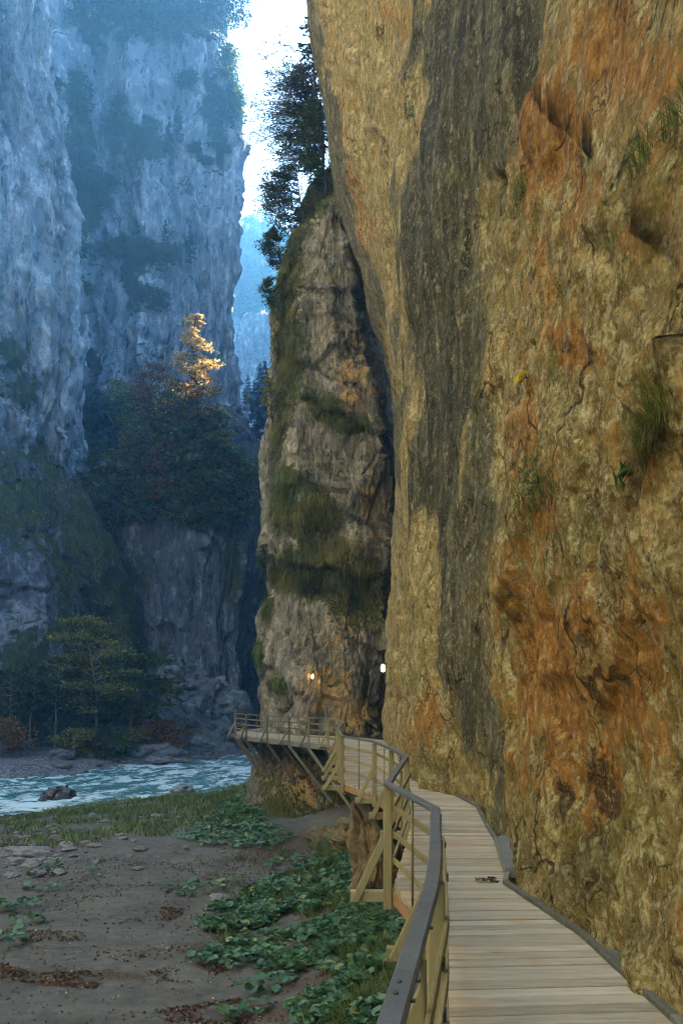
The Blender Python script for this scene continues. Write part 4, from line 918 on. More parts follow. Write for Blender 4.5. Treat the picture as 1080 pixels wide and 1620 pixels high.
for k, (px, py, v, h) in enumerate(((165, 836, 0, 9.5), (205, 832, 1, 9), (240, 836, 0, 12), (262, 842, 1, 8), (330, 846, 0, 12.5), (352, 838, 1, 9), (315, 838, 1, 7.5), (185, 770, 2, 9), (225, 740, 1, 7), (345, 790, 1, 7), (138, 770, 0, 8), (250, 760, 0, 9), (285, 800, 0, 9), (300, 740, 1, 8), (270, 700, 0, 7))):
    b = pick(BUT_G, px, py); base = [b[0], b[1] + .3, b[2] - .4]
    if v not in first:
        first[v] = put_tree(('dark_broadleaf_tree', 'dark_broadleaf_tree', 'dark_spruce')[v], dk[v], (M_ledge, M_ledge, M_conif)[v], M_bark, base, ('dark green broadleaf tree crowded on the ledge round the golden beech', 'dark green broadleaf tree crowded on the ledge round the golden beech', 'dark spruce standing among the broadleaf trees on the wooded ledge')[v], 'tree', gd)
        first[v].scale = (h / (11, 8, 12)[v],) * 3
    else: put_copy(first[v], base, None, k * 1.7, h / (11, 8, 12)[v])
for px, py, hh, mt_, lab in ((330, 760, 8.5, M_yg, 'yellow green tree on the right flank of the golden beech'), (212, 775, 7.5, M_yg, 'yellow green tree in front of the dark trees left of the beech'), (262, 800, 7, M_rustleaf, 'rust tinged tree in the thick of the dark ledge trees')):
    b = pick(BUT_G, px, py); put_tree('autumn_tree', gen_broadleaf(int(px), hh, hh * .36, hh * .1, hh, 34, 90, .34, 'oval', .2, jit=.08), mt_, M_bark, [b[0], b[1] - 1.2, b[2] - .4], lab)
b = pick(BUT_G, 238, 700); put_tree('rusty_tree', gen_broadleaf(44, 10, 2.6, 2, 10, 30, 70, .40, 'oval', .25), M_rustleaf, M_bark, [b[0], b[1], b[2] - .4], 'small rust brown tree standing just behind the golden beech')
b = pick(BUT_G, 195, 700); put_tree('yellowing_tree', gen_broadleaf(45, 8, 2.2, 2, 8, 22, 60, .36, 'oval', .25), M_yg, M_bark, [b[0], b[1], b[2] - .3], 'thin yellowing tree at the edge of the wooded ledge under the cliff')
# --- trees by the far bank
def gbase(px, d, dz=.15): x = xat(px, d); return [x, d, float(ground_z(np.array([x]), np.array([d]))[0]) - dz]
put_tree('yellow_green_tree', gen_broadleaf(50, mpx(225, 75), 3.4, 3.6, mpx(225, 75), 40, 100, .34, 'oval', .2, (-.8, 0), .13), M_yg, M_palebark, gbase(150, 75), 'yellow green tree with a slender trunk on the far river bank')
put_tree('green_leaning_tree', gen_broadleaf(51, mpx(165, 76), 3.9, 3.0, mpx(165, 76), 36, 110, .36, 'oval', .16, (1.4, 0), .12), M_green, M_bark, gbase(205, 76), 'spreading green tree beside the yellow green one above the boulders')
put_tree('slender_tree', gen_broadleaf(52, mpx(150, 74), 2.6, 3.2, mpx(150, 74), 26, 70, .34, 'oval', .22, (.3, 0), .09), M_dark, M_palebark, gbase(88, 74), 'slender tree with a pale bare trunk and thin dark crown')
put_tree('bare_trunk_tree', gen_broadleaf(53, mpx(130, 71), 2.2, 3.2, mpx(130, 71), 20, 60, .32, 'oval', .22, (.2, 0), .08), M_dark, M_palebark, gbase(12, 71), 'pale thin trunk leaning at the foot of the grassy spur')
put_tree('twin_slender_tree', gen_broadleaf(54, mpx(135, 73), 2.4, 3.0, mpx(135, 73), 22, 70, .33, 'oval', .22, (.5, 0), .08), M_dark, M_palebark, gbase(46, 73), 'dark leafed slender tree between the two palest trunks of the bank')
shr = put_tree('rusty_shrub', gen_broadleaf(55, 3.2, 2.4, .3, 3.2, 26, 70, .30, 'oval', .3), M_rustleaf, M_bark, gbase(258, 77), 'rusty brown shrub among the big boulders of the far bank', 'shrub')
for k_, (px, d, s, lab) in enumerate(((120, 72, .8, 'low yellowing shrub at the inner end of the gravel bank'), (195, 74, .9, 'yellow green shrub behind the rounded bank boulder'), (330, 78, .8, 'small yellow green shrub wedged among the upper boulders'))):
    put_tree('yellow_green_shrub', gen_broadleaf(57 + k_ * 31, 3.0 * s, 2.4 * s, .2, 3.0 * s, 26, 70, .28, 'oval', .3), M_yg, M_bark, gbase(px, d), lab, 'shrub')
put_copy(shr, gbase(2, 68), 'orange brown shrub at the outer end of the gravel bank', 1.0, .9)
sh2 = put_tree('dark_shrub', gen_broadleaf(56, 3.0, 2.3, .2, 3.0, 26, 80, .30, 'oval', .3), M_dark, M_bark, gbase(175, 72.5), 'dark green shrub rooted between boulders on the far bank', 'shrub', 'shrubs of the far bank')
for px, d, s in ((120, 75, .9), (70, 77, 1.1), (20, 76, 1.1), (235, 83, 1.0), (160, 80, 1.2), (110, 80, 1.4), (50, 80, 1.4), (300, 86, .8)): put_copy(sh2, gbase(px, d), None, px * .7, s)
# --- shrubs and small conifers on the far cliffs
cs = put_tree('cliff_shrub', gen_broadleaf(60, 4.4, 3.0, .3, 4.4, 26, 60, .62, 'oval', .35), M_dark, M_bark, [0, 0, 0], 'dark shrub clinging to a ledge of the tall hazy cliff', 'shrub', 'shrubs on the hazy cliff')
cc = put_tree('cliff_spruce', gen_conifer(61, 9, 2.0, .05, .6, 26, .7), M_conif, M_bark, [0, 0, 0], 'small dark spruce rooted on the face of the tall hazy cliff', 'tree', 'spruces on the hazy cliff')
cm = put_tree('mountain_pine', gen_broadleaf(63, 12, 3.4, 5, 12, 22, 90, .55, 'oval', .3), M_conif, M_bark, [0, 0, 0], 'dark pine on the wooded brow of the hazy cliff', 'tree', 'pines on the cliff brow')
rr = np.random.default_rng(77); n1 = n2 = n3 = 0
def place(proto, used, base, rz, sc):
    if not used: proto.location = Vector([float(v) for v in base]); proto.rotation_euler = (0, 0, rz); proto.scale = (sc,) * 3
    else: put_copy(proto, base, None, rz, sc)
for cx0, cy0, sx, sy, n in ((120, 190, 14, 50, 10), (130, 270, 20, 30, 9), (150, 320, 24, 26, 7), (225, 228, 30, 14, 8), (205, 205, 12, 16, 3), (212, 400, 26, 14, 9), (262, 408, 20, 16, 6), (215, 460, 12, 24, 5), (345, 170, 12, 26, 7), (352, 235, 6, 30, 5), (300, 240, 16, 12, 4), (125, 560, 10, 60, 6), (180, 650, 50, 16, 9), (250, 440, 14, 20, 4), (300, 130, 10, 10, 2)):
    for _ in range(n):
        p = pick(MAIN_G, cx0 + rr.normal() * sx, cy0 + rr.normal() * sy)
        if rr.uniform() < .62: place(cs, n1, p + [0, -.2, -.6], rr.uniform(0, 6), rr.uniform(.22, .6)); n1 += 1
        else: place(cc, n2, p + [0, -.2, -.6], rr.uniform(0, 6), rr.uniform(.3, .7)); n2 += 1
for px in list(np.linspace(128, 340, 22)) + list(np.linspace(200, 335, 14)):
    p = pick(MAIN_G, px + rr.normal() * 4, rr.uniform(-6, 58)); place(cm, n3, p + [0, -.2, -.8], rr.uniform(0, 6), rr.uniform(.32, .68)); n3 += 1
    if rr.uniform() < .6: p = pick(MAIN_G, px, rr.uniform(0, 70)); put_copy(cs, p + [0, 0, -.5], None, rr.uniform(0, 6), rr.uniform(.3, .7))
    if rr.uniform() < .4: p = pick(MAIN_G, px, rr.uniform(0, 60)); put_copy(cc, p + [0, 0, -.5], None, rr.uniform(0, 6), rr.uniform(.5, 1.0))
b = pick(MAIN_G, 348, 92)
put_tree('overhanging_pine', gen_broadleaf(64, mpx(150, b[1]), 4.2, 2.5, mpx(150, b[1]), 34, 90, .42, 'oval', .16, (1.2, 0), .16, 5, .5, None, .1), M_conif, M_bark, b + [0, .5, -.5], 'dark pine leaning out over the corner of the hazy cliff against the sky')
for k, (px, py, h) in enumerate(((360, 205, 6), (364, 170, 4.5), (352, 120, 5))):
    b = pick(MAIN_G, px, py)
    put_tree('sunlit_shrub', gen_broadleaf(66 + k, h, h * .28, .3, h, 24, 60, .42, 'flame', .3), M_green, M_bark, b + [.4, -.2, -.4], ('pale sunlit shrub hanging on the bright edge of the hazy cliff', 'smaller sunlit shrub above the pale hanging one', 'sunlit shrub just under the overhanging pine')[k], 'shrub')
# --- trees in the gap
gp = [put_tree('hillside_spruce', gen_conifer(70, 15, 2.9, .08, .8, 24, .9), M_conif, M_bark, [0, 0, 0], 'pale hazy spruce on the far wooded hillside in the gap', 'tree', 'trees on the far hillside'),
      put_tree('hillside_broadleaf', gen_broadleaf(71, 12, 4.2, 2.5, 12, 26, 80, .85, 'oval', .4), M_green, M_bark, [0, 0, 0], 'pale hazy broadleaf tree on the far wooded hillside in the gap', 'tree', 'trees on the far hillside')]
HP = HILL_G.reshape(-1, 3); hx, hy = proj(HP); ok = np.where((hx > 345) & (hx < 470) & (hy > 318) & (hy < 520))[0]; cnt = [0, 0]
for k in rr.choice(ok, min(95, len(ok)), replace=False):
    v = int(rr.uniform() < .4); place(gp[v], cnt[v], HP[k] + [0, 0, -.8], rr.uniform(0, 6), rr.uniform(.6, 1.15)); cnt[v] += 1
b = pick(HILL_G, 424, 392); put_tree('umbrella_pine', gen_broadleaf(72, mpx(74, b[1]), 3.0, mpx(30, b[1]), mpx(74, b[1]), 18, 70, .75, 'oval', .25, (0, 0), .22), M_conif, M_bark, b + [0, 0, -.5], 'tall bare stemmed pine with a tufted top standing above the far hillside')
gg = put_tree('gap_spruce', gen_conifer(73, 11, 2.6, .05, .6, 30, .6), M_conif, M_bark, pick(GAPR, 0, 0) if False else at(412, 672, 158), 'dark spruce crowded behind the mossy promontory edge', 'tree', 'spruces behind the promontory')
for px, py, d, s in ((402, 690, 156, .9), (420, 690, 154, 1.2), (428, 720, 150, 1.3), (410, 730, 148, .9), (392, 660, 160, .7)): put_copy(gg, at(px, py, d), None, px, s)
# --- trees leaning out behind the overhang, against the bright sky
def sil(name, seed, px, py, d, h, rx, label, mat, zlo=.1, nl=34, per=150, leaf=.13, lean=(0, 0), side=None, flat=.3, con=False, droop=0, bark=M_bark):
    b = at(px, py, d)
    g = gen_conifer(seed, h, rx, .05, .34, 46, leaf * 1.5, .25) if con else gen_broadleaf(seed, h, rx, zlo * h, h, nl, per, leaf, 'oval', flat, lean, None, 13, .8, None, droop, side, .035, .7)
    return put_tree(name, g, mat, bark, b, label)
sil('leaning_spruce', 80, 497, 262, 47, mpx(275, 47), 2.1, 'tall dark spruce half hidden behind the top of the overhanging wall', M_conif, leaf=.15, con=True)
sil('dark_yew', 81, 512, 300, 48.5, mpx(205, 48), mpx(112, 48), 'dark spreading tree reaching furthest out into the bright sky', M_dark, .12, 84, 105, .12, (-.9, 0), (math.pi, .75), .32)
sil('green_maple', 82, 512, 312, 46.2, mpx(150, 46), mpx(46, 46), 'bright green young maple lit from behind above the mossy ridge', M_green, .15, 34, 130, .13, (-.4, 0), (math.pi, .9), .4)
sil('hanging_tree', 83, 484, 368, 46.5, mpx(100, 46), mpx(70, 46), 'dark bushy tree on the mossy ridge below the spreading one', M_dark, .05, 40, 140, .13, (-.5, 0), (math.pi, .8), .4)
sil('ridge_bush', 84, 447, 425, 45.0, mpx(62, 45), mpx(26, 45), 'dark leafy bush on the edge of the promontory', M_dark, .02, 26, 110, .12, (-.2, 0), (math.pi, 1.0), .5)
sil('pale_green_bush', 85, 440, 486, 44.4, mpx(44, 44), mpx(24, 44), 'pale green bush growing sideways from the promontory edge', M_green, .02, 18, 70, .12, (-.3, 0), (math.pi, .8), .4)
sil('edge_sapling', 86, 431, 665, 44.4, mpx(70, 44), mpx(14, 44), 'yellow leafed sapling low on the promontory edge', M_yg, .05, 14, 40, .11, (-.1, 0), (math.pi, 1.0), .5)
sil('edge_seedling', 87, 420, 905, 44.4, mpx(46, 44), mpx(12, 44), 'thin green seedling under the bare grey strip of the promontory', M_green, .05, 12, 34, .10, (-.1, 0), (math.pi, 1.0), .5)
# ---------------------------------------------------------------- boulders and stones
def stone_mesh(seed, sub=4, rough=.22, flat=.75, fac=.5):
    import bmesh
    bm = bmesh.new(); bmesh.ops.create_icosphere(bm, subdivisions=sub, radius=1.0)
    V = np.array([v.co[:] for v in bm.verts]); F = np.array([[v.index for v in f.verts] for f in bm.faces]); bm.free()
    q = V * 1.1 + seed * 3.7
    n = unit(V); f1, e = facets(q * .9, seed, .9); f2, _ = facets(q * 2.4, seed + 5, .9)
    h = fac * .55 * f1 + rough * .6 * f2 + rough * .5 * fbm(q * 1.6, 4, seed=seed) + .06 * fbm(q * 6, 3, seed=seed + 2)
    V = V + n * h[:, None]
    # plane cuts give flat broken sides
    rng = np.random.default_rng(seed)
    for _ in range(7):
        d = unit(rng.normal(size=3)); o = rng.uniform(.62, .92); s = V @ d - o; V = V - np.where(s > 0, s * .85, 0)[:, None] * d
    V[:, 2] *= flat
    return mesh_np(V, None, F, dict(rnd=np.full(len(V), rng.uniform())), sub < 5, 'stone')
def stone_mat(name, dark, mid, light, moss=0.0, sc=2.5, rough=.8, spec=.3):
    N = NT(name); a = N.noise(sc, 8, .7); b = N.noise(sc * 6, 6, .7); st = N.noise(sc * .8, 6, .65, N.mapp((1, 1, 4), rot=(.3, .2, 0)))
    col = N.ramp(N.math('ADD', N.math('MULTIPLY', a, .4), N.math('ADD', N.math('MULTIPLY', b, .25), N.math('MULTIPLY', st, .35))), [(.40, dark), (.5, mid), (.60, light)])
    if moss:
        g = N.t.nodes.new('ShaderNodeNewGeometry'); sx = N.t.nodes.new('ShaderNodeSeparateXYZ'); N.t.links.new(g.outputs['Normal'], sx.inputs[0])
        m = N.math('ADD', N.math('MULTIPLY', sx.outputs[2], .35), N.math('MULTIPLY', N.math('SUBTRACT', a, .5), 2.2))
        col = N.mix(N.math('MULTIPLY', N.mrange(m, .22, .42), moss), col, (.030, .040, .012))
    N.bsdf(col, rough, N.bump(N.math('ADD', a, N.math('MULTIPLY', b, .4)), .7, .06), spec); return N.m
M_stone = stone_mat('grey_river_stone', (.075, .078, .08), (.16, .165, .165), (.29, .29, .285))
M_bould = stone_mat('dark_bank_boulder', (.030, .037, .044), (.095, .11, .125), (.25, .28, .31), .7, 1.1)
M_wet = stone_mat('wet_black_rock', (.008, .009, .010), (.020, .022, .024), (.05, .055, .06), 0, 1.5, .25, .6)
M_brownrock = stone_mat('brown_wall_rock', (.05, .038, .018), (.13, .10, .05), (.25, .20, .11), .6, 2)
SM = [stone_mesh(s, 4) for s in (3, 5, 8, 13)]; SMB = [stone_mesh(s, 5, .30, .8, .75) for s in (21, 34, 55)]
def stone(name, mesh, mat, loc, sz, rz, label, cat='boulder', group=None, tilt=0):
    o = bpy.data.objects.new(name, mesh if mat in list(mesh.materials) or not mesh.materials else mesh.copy()); COL.objects.link(o)
    if not o.data.materials: o.data.materials.append(mat)
    elif o.data.materials[0] != mat: o.data.materials.clear(); o.data.materials.append(mat)
    o.location = Vector([float(v) for v in loc]); o.scale = sz; o.rotation_euler = (tilt, tilt * .6, rz); return tag(o, label, cat, group)
def gp(px, py): return gpt(px, py)
b = on_plane(91, 1268, WATER); stone('midstream_rock', SMB[0], M_wet, [b[0], b[1], b[2] + .02], (1.0, .6, .85), .2, 'black wet rock standing alone in the river')
def bank(px, py, z): p = on_plane(px, py, z); return p
big = [  # px centre, py foot, height of foot, half sizes, rotation, label
 (232, 1213, WATER, (3.1, 2.2, 1.35), .2, 'long pale layered boulder at the water edge of the far bank', .15),
 (300, 1205, WATER, (2.6, 2.0, 1.25), 2.0, 'tilted layered boulder next to the long pale one by the water', -.2),
 (159, 1212, WATER, (1.25, 1.0, .75), 1.0, 'rounded grey boulder at the upstream end of the water edge row', 0),
 (283, 1190, WATER + .6, (4.4, 3.2, 3.0), .5, 'huge sloping dark boulder behind the water edge row', .35),
 (330, 1165, WATER + 2, (4.6, 3.4, 3.4), 1.2, 'huge dark slab leaning under the mossy block', .5),
 (250, 1160, WATER + 1.6, (3.2, 2.6, 1.9), 2.6, 'dark boulder half hidden by the rusty shrub', 0),
 (325, 1105, WATER + 4.5, (4.0, 3.2, 3.0), .8, 'mossy topped block high in the boulder pile', .2),
 (372, 1112, WATER + 4.5, (1.5, 1.4, 1.9), .4, 'upright rounded boulder at the edge of the dark cleft', 0),
 (368, 1160, WATER + 1, (3.8, 2.6, 2.4), 2.2, 'bluish slab running down to the river behind the far bend', .3),
 (392, 1178, WATER + .2, (2.0, 1.6, 1.0), 1.1, 'low bluish boulder at the waterline beside the far bend', 0),
 (353, 1201, WATER, (1.0, .8, .5), .3, 'small black boulder in the foam below the bluish slab', 0),
 (200, 1185, WATER + .8, (1.3, 1.0, .8), 1.9, 'grey boulder in the dark shrub of the far bank', 0),
 (135, 1195, WATER + .5, (1.5, 1.1, .5), .6, 'flat slab lying on the shore behind the rounded boulder', 0),
 (288, 1060, WATER + 7, (3.4, 2.8, 2.6), 1.5, 'dark block at the foot of the buttress above the pile', .2),
]
for k, (px, py, z, s, rz, lab, tl) in enumerate(big):
    p = bank(px, py, z); d = p[1]; 
    if z > WATER + 1: d = 84 + (z - WATER) * .5; p = np.array([xat(px, d), d, z])
    gz = float(ground_z(np.array([p[0]]), np.array([p[1] + s[1] * .6]))[0])
    stone('bank_boulder', SMB[k % 3], M_bould, [p[0], p[1] + s[1] * .6, (gz + s[2] * .35) if z < WATER + 1.2 else p[2] + s[2] * .15], s, rz, lab, 'boulder', 'boulders of the far bank', tl)
more = [(262, 78.5, (1.9, 1.5, 1.5), 'angular grey boulder between the rusty shrub and the water edge row'), (215, 76, (1.5, 1.2, 1.1), 'angular boulder above the rounded one on the far bank'), (345, 84, (2.6, 2.0, 2.2), 'squarish pale boulder beside the bluish slab'), (312, 86, (2.4, 2.2, 2.6), 'tall pale block standing behind the squarish boulder'), (362, 92, (3.0, 2.4, 2.8), 'pale block deep in the dark cleft'), (290, 90, (3.2, 2.6, 3.6), 'steep grey block against the buttress foot'), (240, 86, (2.2, 1.8, 2.0), 'shaded block behind the rusty shrub'), (385, 88, (1.6, 1.4, 1.3), 'small block beside the far bend of the walkway'), (330, 94, (3.4, 2.8, 5.2), 'tallest block leaning on the buttress')]
for k, (px, d, s, lab) in enumerate(more):
    x = xat(px, d); stone('bank_boulder', SMB[(k + 1) % 3], M_bould, [x, d, float(ground_z(np.array([x]), np.array([d]))[0]) + s[2] * .45], s, k * 1.9, lab, 'boulder', 'boulders of the far bank', .3 * math.sin(k * 2.1))
rr = np.random.default_rng(5); k = 0
while k < 46:
    px = rr.uniform(90, 400); p = on_plane(px, np.interp(px, [0, 100, 200, 300, 400], [1240, 1232, 1214, 1207, 1193]) - abs(rr.normal()) * 9, WATER + .1)
    s = rr.uniform(.25, .9); p[2] = float(ground_z(p[0:1], p[1:2])[0]); stone('bank_rock', SM[k % 4], M_bould, [p[0], p[1], max(p[2], WATER) + s * .25], (s * 1.3, s, s * .8), rr.uniform(0, 6), 'small dark rock in the tumble along the far waterline', 'rock', 'rocks along the far waterline'); k += 1
near_st = [(55, 1352, .52, 'pale rounded boulder with a flat top, largest of the stone patch on the sand'), (22, 1282, .75, 'grey brown boulder on the near waterline beside the midstream rock'), (48, 1372, .30, 'dark cobble in front of the pale rounded boulder'), (110, 1345, .24, 'smooth light cobble behind the sandy hollow'), (107, 1340, .30, 'oval cobble beside the smooth light one'), (150, 1340, .22, 'small pale stone alone on the sand by the grass edge'),
           (288, 1256, .8, 'grey boulder half buried at the near waterline by the grass'), (340, 1247, 1.0, 'broad grey boulder at the near waterline below the far bend'), (392, 1232, 1.1, 'pale grey boulder at the waterline beside the bracket struts'), (350, 1428, .34, 'light flat stone among the butterbur clumps'), (222, 1346, .22, 'lone flat stone in the middle of the sand'), (20, 1386, .25, 'dark stone at the outer end of the stone patch')]
for k, (px, py, s, lab) in enumerate(near_st):
    p = gp(px, py); stone('sand_boulder', SM[k % 4], M_stone, [p[0], p[1], p[2] + s * .12], (s * 1.2, s, s * .62), k * 1.3, lab, 'stone', 'larger stones on the near bank')
k = 0
while k < 150:
    u = rr.uniform()
    if u < .55: px, py = 40 + rr.normal() * 55, 1345 + rr.normal() * 26
    elif u < .8: px, py = rr.uniform(0, 330), np.interp(px if False else rr.uniform(0, 330), [0, 330], [1300, 1262]) + abs(rr.normal()) * 16
    else: px, py = rr.uniform(0, 420), rr.uniform(1290, 1400)
    if px < -8 or py > 1410 or py < 1255: continue
    p = gp(px, py); s = rr.uniform(.05, .17) * (1.5 if rr.uniform() < .12 else 1)
    stone('cobble', SM[k % 4], M_stone, [p[0], p[1], p[2] + s * .2], (s * 1.3, s, s * .7), rr.uniform(0, 6), 'grey river cobble lying on the sand bar', 'cobble', 'cobbles on the sand bar'); k += 1
# rock pillar under the near planks
p = at(586, 1378, 19.5); stone('rock_pillar', SMB[1], M_brownrock, [p[0] + .15, p[1] + .6, float(ground_z(np.array([p[0]]), np.array([p[1]]))[0]) + .75], (.62, .7, 1.7), .4, 'brown rock pillar standing under the near planks', 'rock')
for k, (px, py, d, s) in enumerate(((530, 1345, 30, 1.1), (555, 1330, 27, 1.0), (612, 1330, 22, 1.3), (500, 1330, 31, .7))):
    p = at(px, py, d); stone('mossy_bank_rock', SMB[k % 3], M_brownrock, [p[0] + .3, p[1] + .5, p[2] - .1], (s, s, s * .8), k, 'mossy brown rock in the dark bank under the walkway', 'rock', 'rocks in the bank under the walkway')
# ---------------------------------------------------------------- ground cover
def polar_leaf(P, size, rng, tilt=.35, lobes=11):
    """round heart-shaped leaves with a sunken middle, each on a short stalk"""
    n = len(P); s = size * rng.uniform(.55, 1.25, n); az = rng.uniform(0, 2 * math.pi, n)
    nrm = unit(rng.normal(size=(n, 3)) * tilt + [0, 0, 1]); a = unit(np.stack([np.cos(az), np.sin(az), 0 * az], 1) - nrm * (np.cos(az) * nrm[:, 0] + np.sin(az) * nrm[:, 1])[:, None]); b = np.cross(nrm, a)
    th = np.linspace(.32, 2 * math.pi - .32, lobes); r = .50 * (1 + .10 * np.cos(th * 2) + .05 * np.cos(th * 9)) 
    ring = P[:, None] + s[:, None, None] * ((np.cos(th) * r)[None, :, None] * -a[:, None] + (np.sin(th) * r)[None, :, None] * b[:, None]) + (s * .10)[:, None, None] * nrm[:, None] * (1 + .6 * np.sin(th * 3))[None, :, None]
    ctr = P[:, None] - nrm[:, None] * (s * .02)[:, None, None]
    V = np.concatenate([ctr, ring], 1).reshape(-1, 3); m = lobes + 1; i = (np.arange(n) * m)[:, None]
    T = np.stack([np.broadcast_to(i, (n, lobes - 1)), i + np.arange(1, lobes), i + np.arange(2, lobes + 1)], -1).reshape(-1, 3)
    return V, T, m
M_butter = leaf_mat('butterbur_leaves', [(0, (.022, .065, .026)), (.4, (.050, .130, .058)), (.8, (.120, .225, .115)), (1, (.22, .26, .08))], .3, .45, .5)
M_grass = leaf_mat('bank_grass', [(0, (.032, .058, .012)), (.5, (.085, .135, .030)), (.85, (.17, .19, .055)), (1, (.27, .23, .09))], .3, .7)
M_tuft = leaf_mat('hanging_dry_grass', [(0, (.030, .042, .009)), (.45, (.095, .115, .022)), (.75, (.18, .155, .042)), (1, (.30, .22, .075))], .3, .75)
M_fresh = leaf_mat('green_ledge_grass', [(0, (.030, .050, .010)), (.5, (.085, .135, .025)), (1, (.18, .22, .05))], .35, .6)
M_litter = leaf_mat('fallen_leaves', [(0, (.030, .017, .011)), (.4, (.075, .038, .020)), (.75, (.15, .085, .042)), (.93, (.28, .22, .14)), (1, (.46, .43, .37))], .1, .8)
def stalks(P, h): return P
def ground_sample(n, poly, rng, noise=None, thr=0):
    """random ground points whose photo position falls inside a polygon; even over the ground"""
    poly = np.array(poly, float); d0 = 1 / max(1e-3, (poly[:, 1].max() + 40 - CY)) * 5.2 * FP * .55; d1 = min(95, 5.9 * FP / max(18, poly[:, 1].min() - CY))
    out = []; tot = 0; xs = poly[:, 0]
    for _ in range(60):
        y = rng.uniform(d0, d1, n); x = rng.uniform(xat(xs.min(), 1) * y - .0, xat(xs.max(), 1) * y + .0)
        w = rng.uniform(size=n) < y / d1; x, y = x[w], y[w]; z = ground_z(x, y); V = np.stack([x, y, z], 1); px, py = proj(V)
        ok = in_poly(px, py, poly)
        if noise is not None: ok &= (fbm(V * [noise, noise, 0], 4, seed=31) + rng.normal(size=len(V)) * .08) > thr
        out.append(V[ok]); tot += ok.sum()
        if tot >= n: break
    return np.concatenate(out)[:n]
rg = np.random.default_rng(19)
Z1 = [(275, 1325), (330, 1300), (380, 1255), (402, 1232), (418, 1300), (470, 1325), (430, 1345), (370, 1345), (310, 1338)]
Z2 = [(300, 1455), (390, 1410), (470, 1375), (545, 1355), (570, 1400), (600, 1430), (640, 1480), (640, 1640), (480, 1640), (450, 1600), (560, 1550), (480, 1545), (420, 1520), (340, 1490)]
Z3 = [(285, 1520), (400, 1495), (480, 1520), (560, 1500), (470, 1545), (330, 1540)]
Z4 = [(395, 1560), (455, 1555), (470, 1590), (400, 1590)]
Z5 = [(0, 1445), (50, 1415), (105, 1400), (110, 1415), (60, 1455), (30, 1470), (0, 1470)]
Z6 = [(0, 1480), (30, 1485), (28, 1510), (0, 1515)]
Z7 = [(410, 1375), (480, 1350), (545, 1345), (480, 1385)]
def butter(P, size, rng, lift=.16):
    P = P + np.stack([0 * P[:, 0], 0 * P[:, 0], rng.uniform(.04, lift, len(P)) + .10 * np.clip(fbm(P * [1.1, 1.1, 0], 3, seed=9) + .3, 0, 1)], 1)
    V, T, m = polar_leaf(P, size, rng); r = np.clip(rng.normal(.45, .2, len(P)), 0, 1)
    r = np.where(rng.uniform(size=len(P)) < .035, 1.0, np.minimum(r, .85)); return V, T, np.repeat(r, m)
Ps = np.concatenate([ground_sample(2200, Z1, rg, .8, -.25), ground_sample(6200, Z2, rg, .7, .0), ground_sample(360, Z3, rg, .6, -.1)])
sz = np.where(Ps[:, 1] > 28, .30, .26)
V, T, r = butter(Ps, .175, rg); o = link('butterbur_carpet', mesh_np(V, None, T, dict(rnd=r), True), M_butter); tag(o, kind='stuff')
def clump(px, py, n, rad, label, size=.20):
    p = gp(px, py); n = int(n * 1.5); a = rg.uniform(0, 6.28, n); q = rad * np.sqrt(rg.uniform(0, 1, n)); n = len(a); P = np.stack([p[0] + np.cos(a) * q * 1.3, p[1] + np.sin(a) * q, 0 * q], 1); P[:, 2] = ground_z(P[:, 0], P[:, 1])
    V, T, r = butter(P, size, rg, .2); V = V - p
    o = link('butterbur_clump', mesh_np(V, None, T, dict(rnd=r), True), M_butter); o.location = Vector(p); tag(o, label, 'plant', 'butterbur clumps on the sand')
for a in ((25, 1440, 26, .55, 'large butterbur clump at the outer edge of the sand'), (42, 1462, 12, .35, 'low butterbur clump in front of the large outer one'), (75, 1408, 14, .5, 'loose butterbur clump stretching over the open sand'), (12, 1490, 16, .4, 'butterbur clump beside the leaf filled hollow'), (295, 1412, 16, .45, 'butterbur clump alone in the middle of the sand'), (82, 1375, 8, .35, 'small butterbur clump behind the loose outer one'), (150, 1376, 6, .25, 'tiny butterbur sprig in the middle of the sand'), (345, 1410, 7, .3, 'sparse butterbur clump by the light flat stone'), (420, 1570, 20, .40, 'butterbur clump nearest to the photographer on the sand'), (385, 1612, 14, .35, 'butterbur clump cut by the lower edge below the nearest full one'), (460, 1368, 22, .7, 'butterbur clump spread along the foot of the dark bank'), (62, 1388, 8, .35, 'thin butterbur clump near the stone patch')): clump(*a)
def blades(P, h, w, rng, lean=.5, hang=False, dirv=None, seg=3, curl=.7):
    """curved three-part grass blades; hanging ones bend over and down"""
    n = len(P); L = h * rng.uniform(.45, 1.3, n); az = rng.uniform(0, 6.28, n)
    d = np.stack([np.cos(az), np.sin(az), 0 * az], 1)
    if dirv is not None: d = unit(d * .65 + dirv)
    sd = unit(np.cross(d, [0, 0, 1.]) + rng.normal(size=(n, 3)) * .2)
    pts = []
    for k in range(seg + 1):
        t = k / seg
        if hang: o = d * (L * (.45 * math.sin(t * 1.6)))[:, None] + np.array([0, 0, 1.]) * (L * (.22 * t - 1.0 * curl * t ** 2))[:, None]
        else: o = d * (L * lean * t ** 1.5)[:, None] + np.array([0, 0, 1.]) * (L * (t - .25 * t * t))[:, None]
        wd = w * (1 - t * .92) * .5
        pts += [P + o - sd * wd, P + o + sd * wd]
    V = np.stack(pts, 1).reshape(-1, 3); m = 2 * (seg + 1); i = (np.arange(n) * m)[:, None]
    Q = np.stack([np.stack([i[:, 0] + 2 * k, i[:, 0] + 2 * k + 1, i[:, 0] + 2 * k + 3, i[:, 0] + 2 * k + 2], 1) for k in range(seg)], 1).reshape(-1, 4)
    return V, Q, m
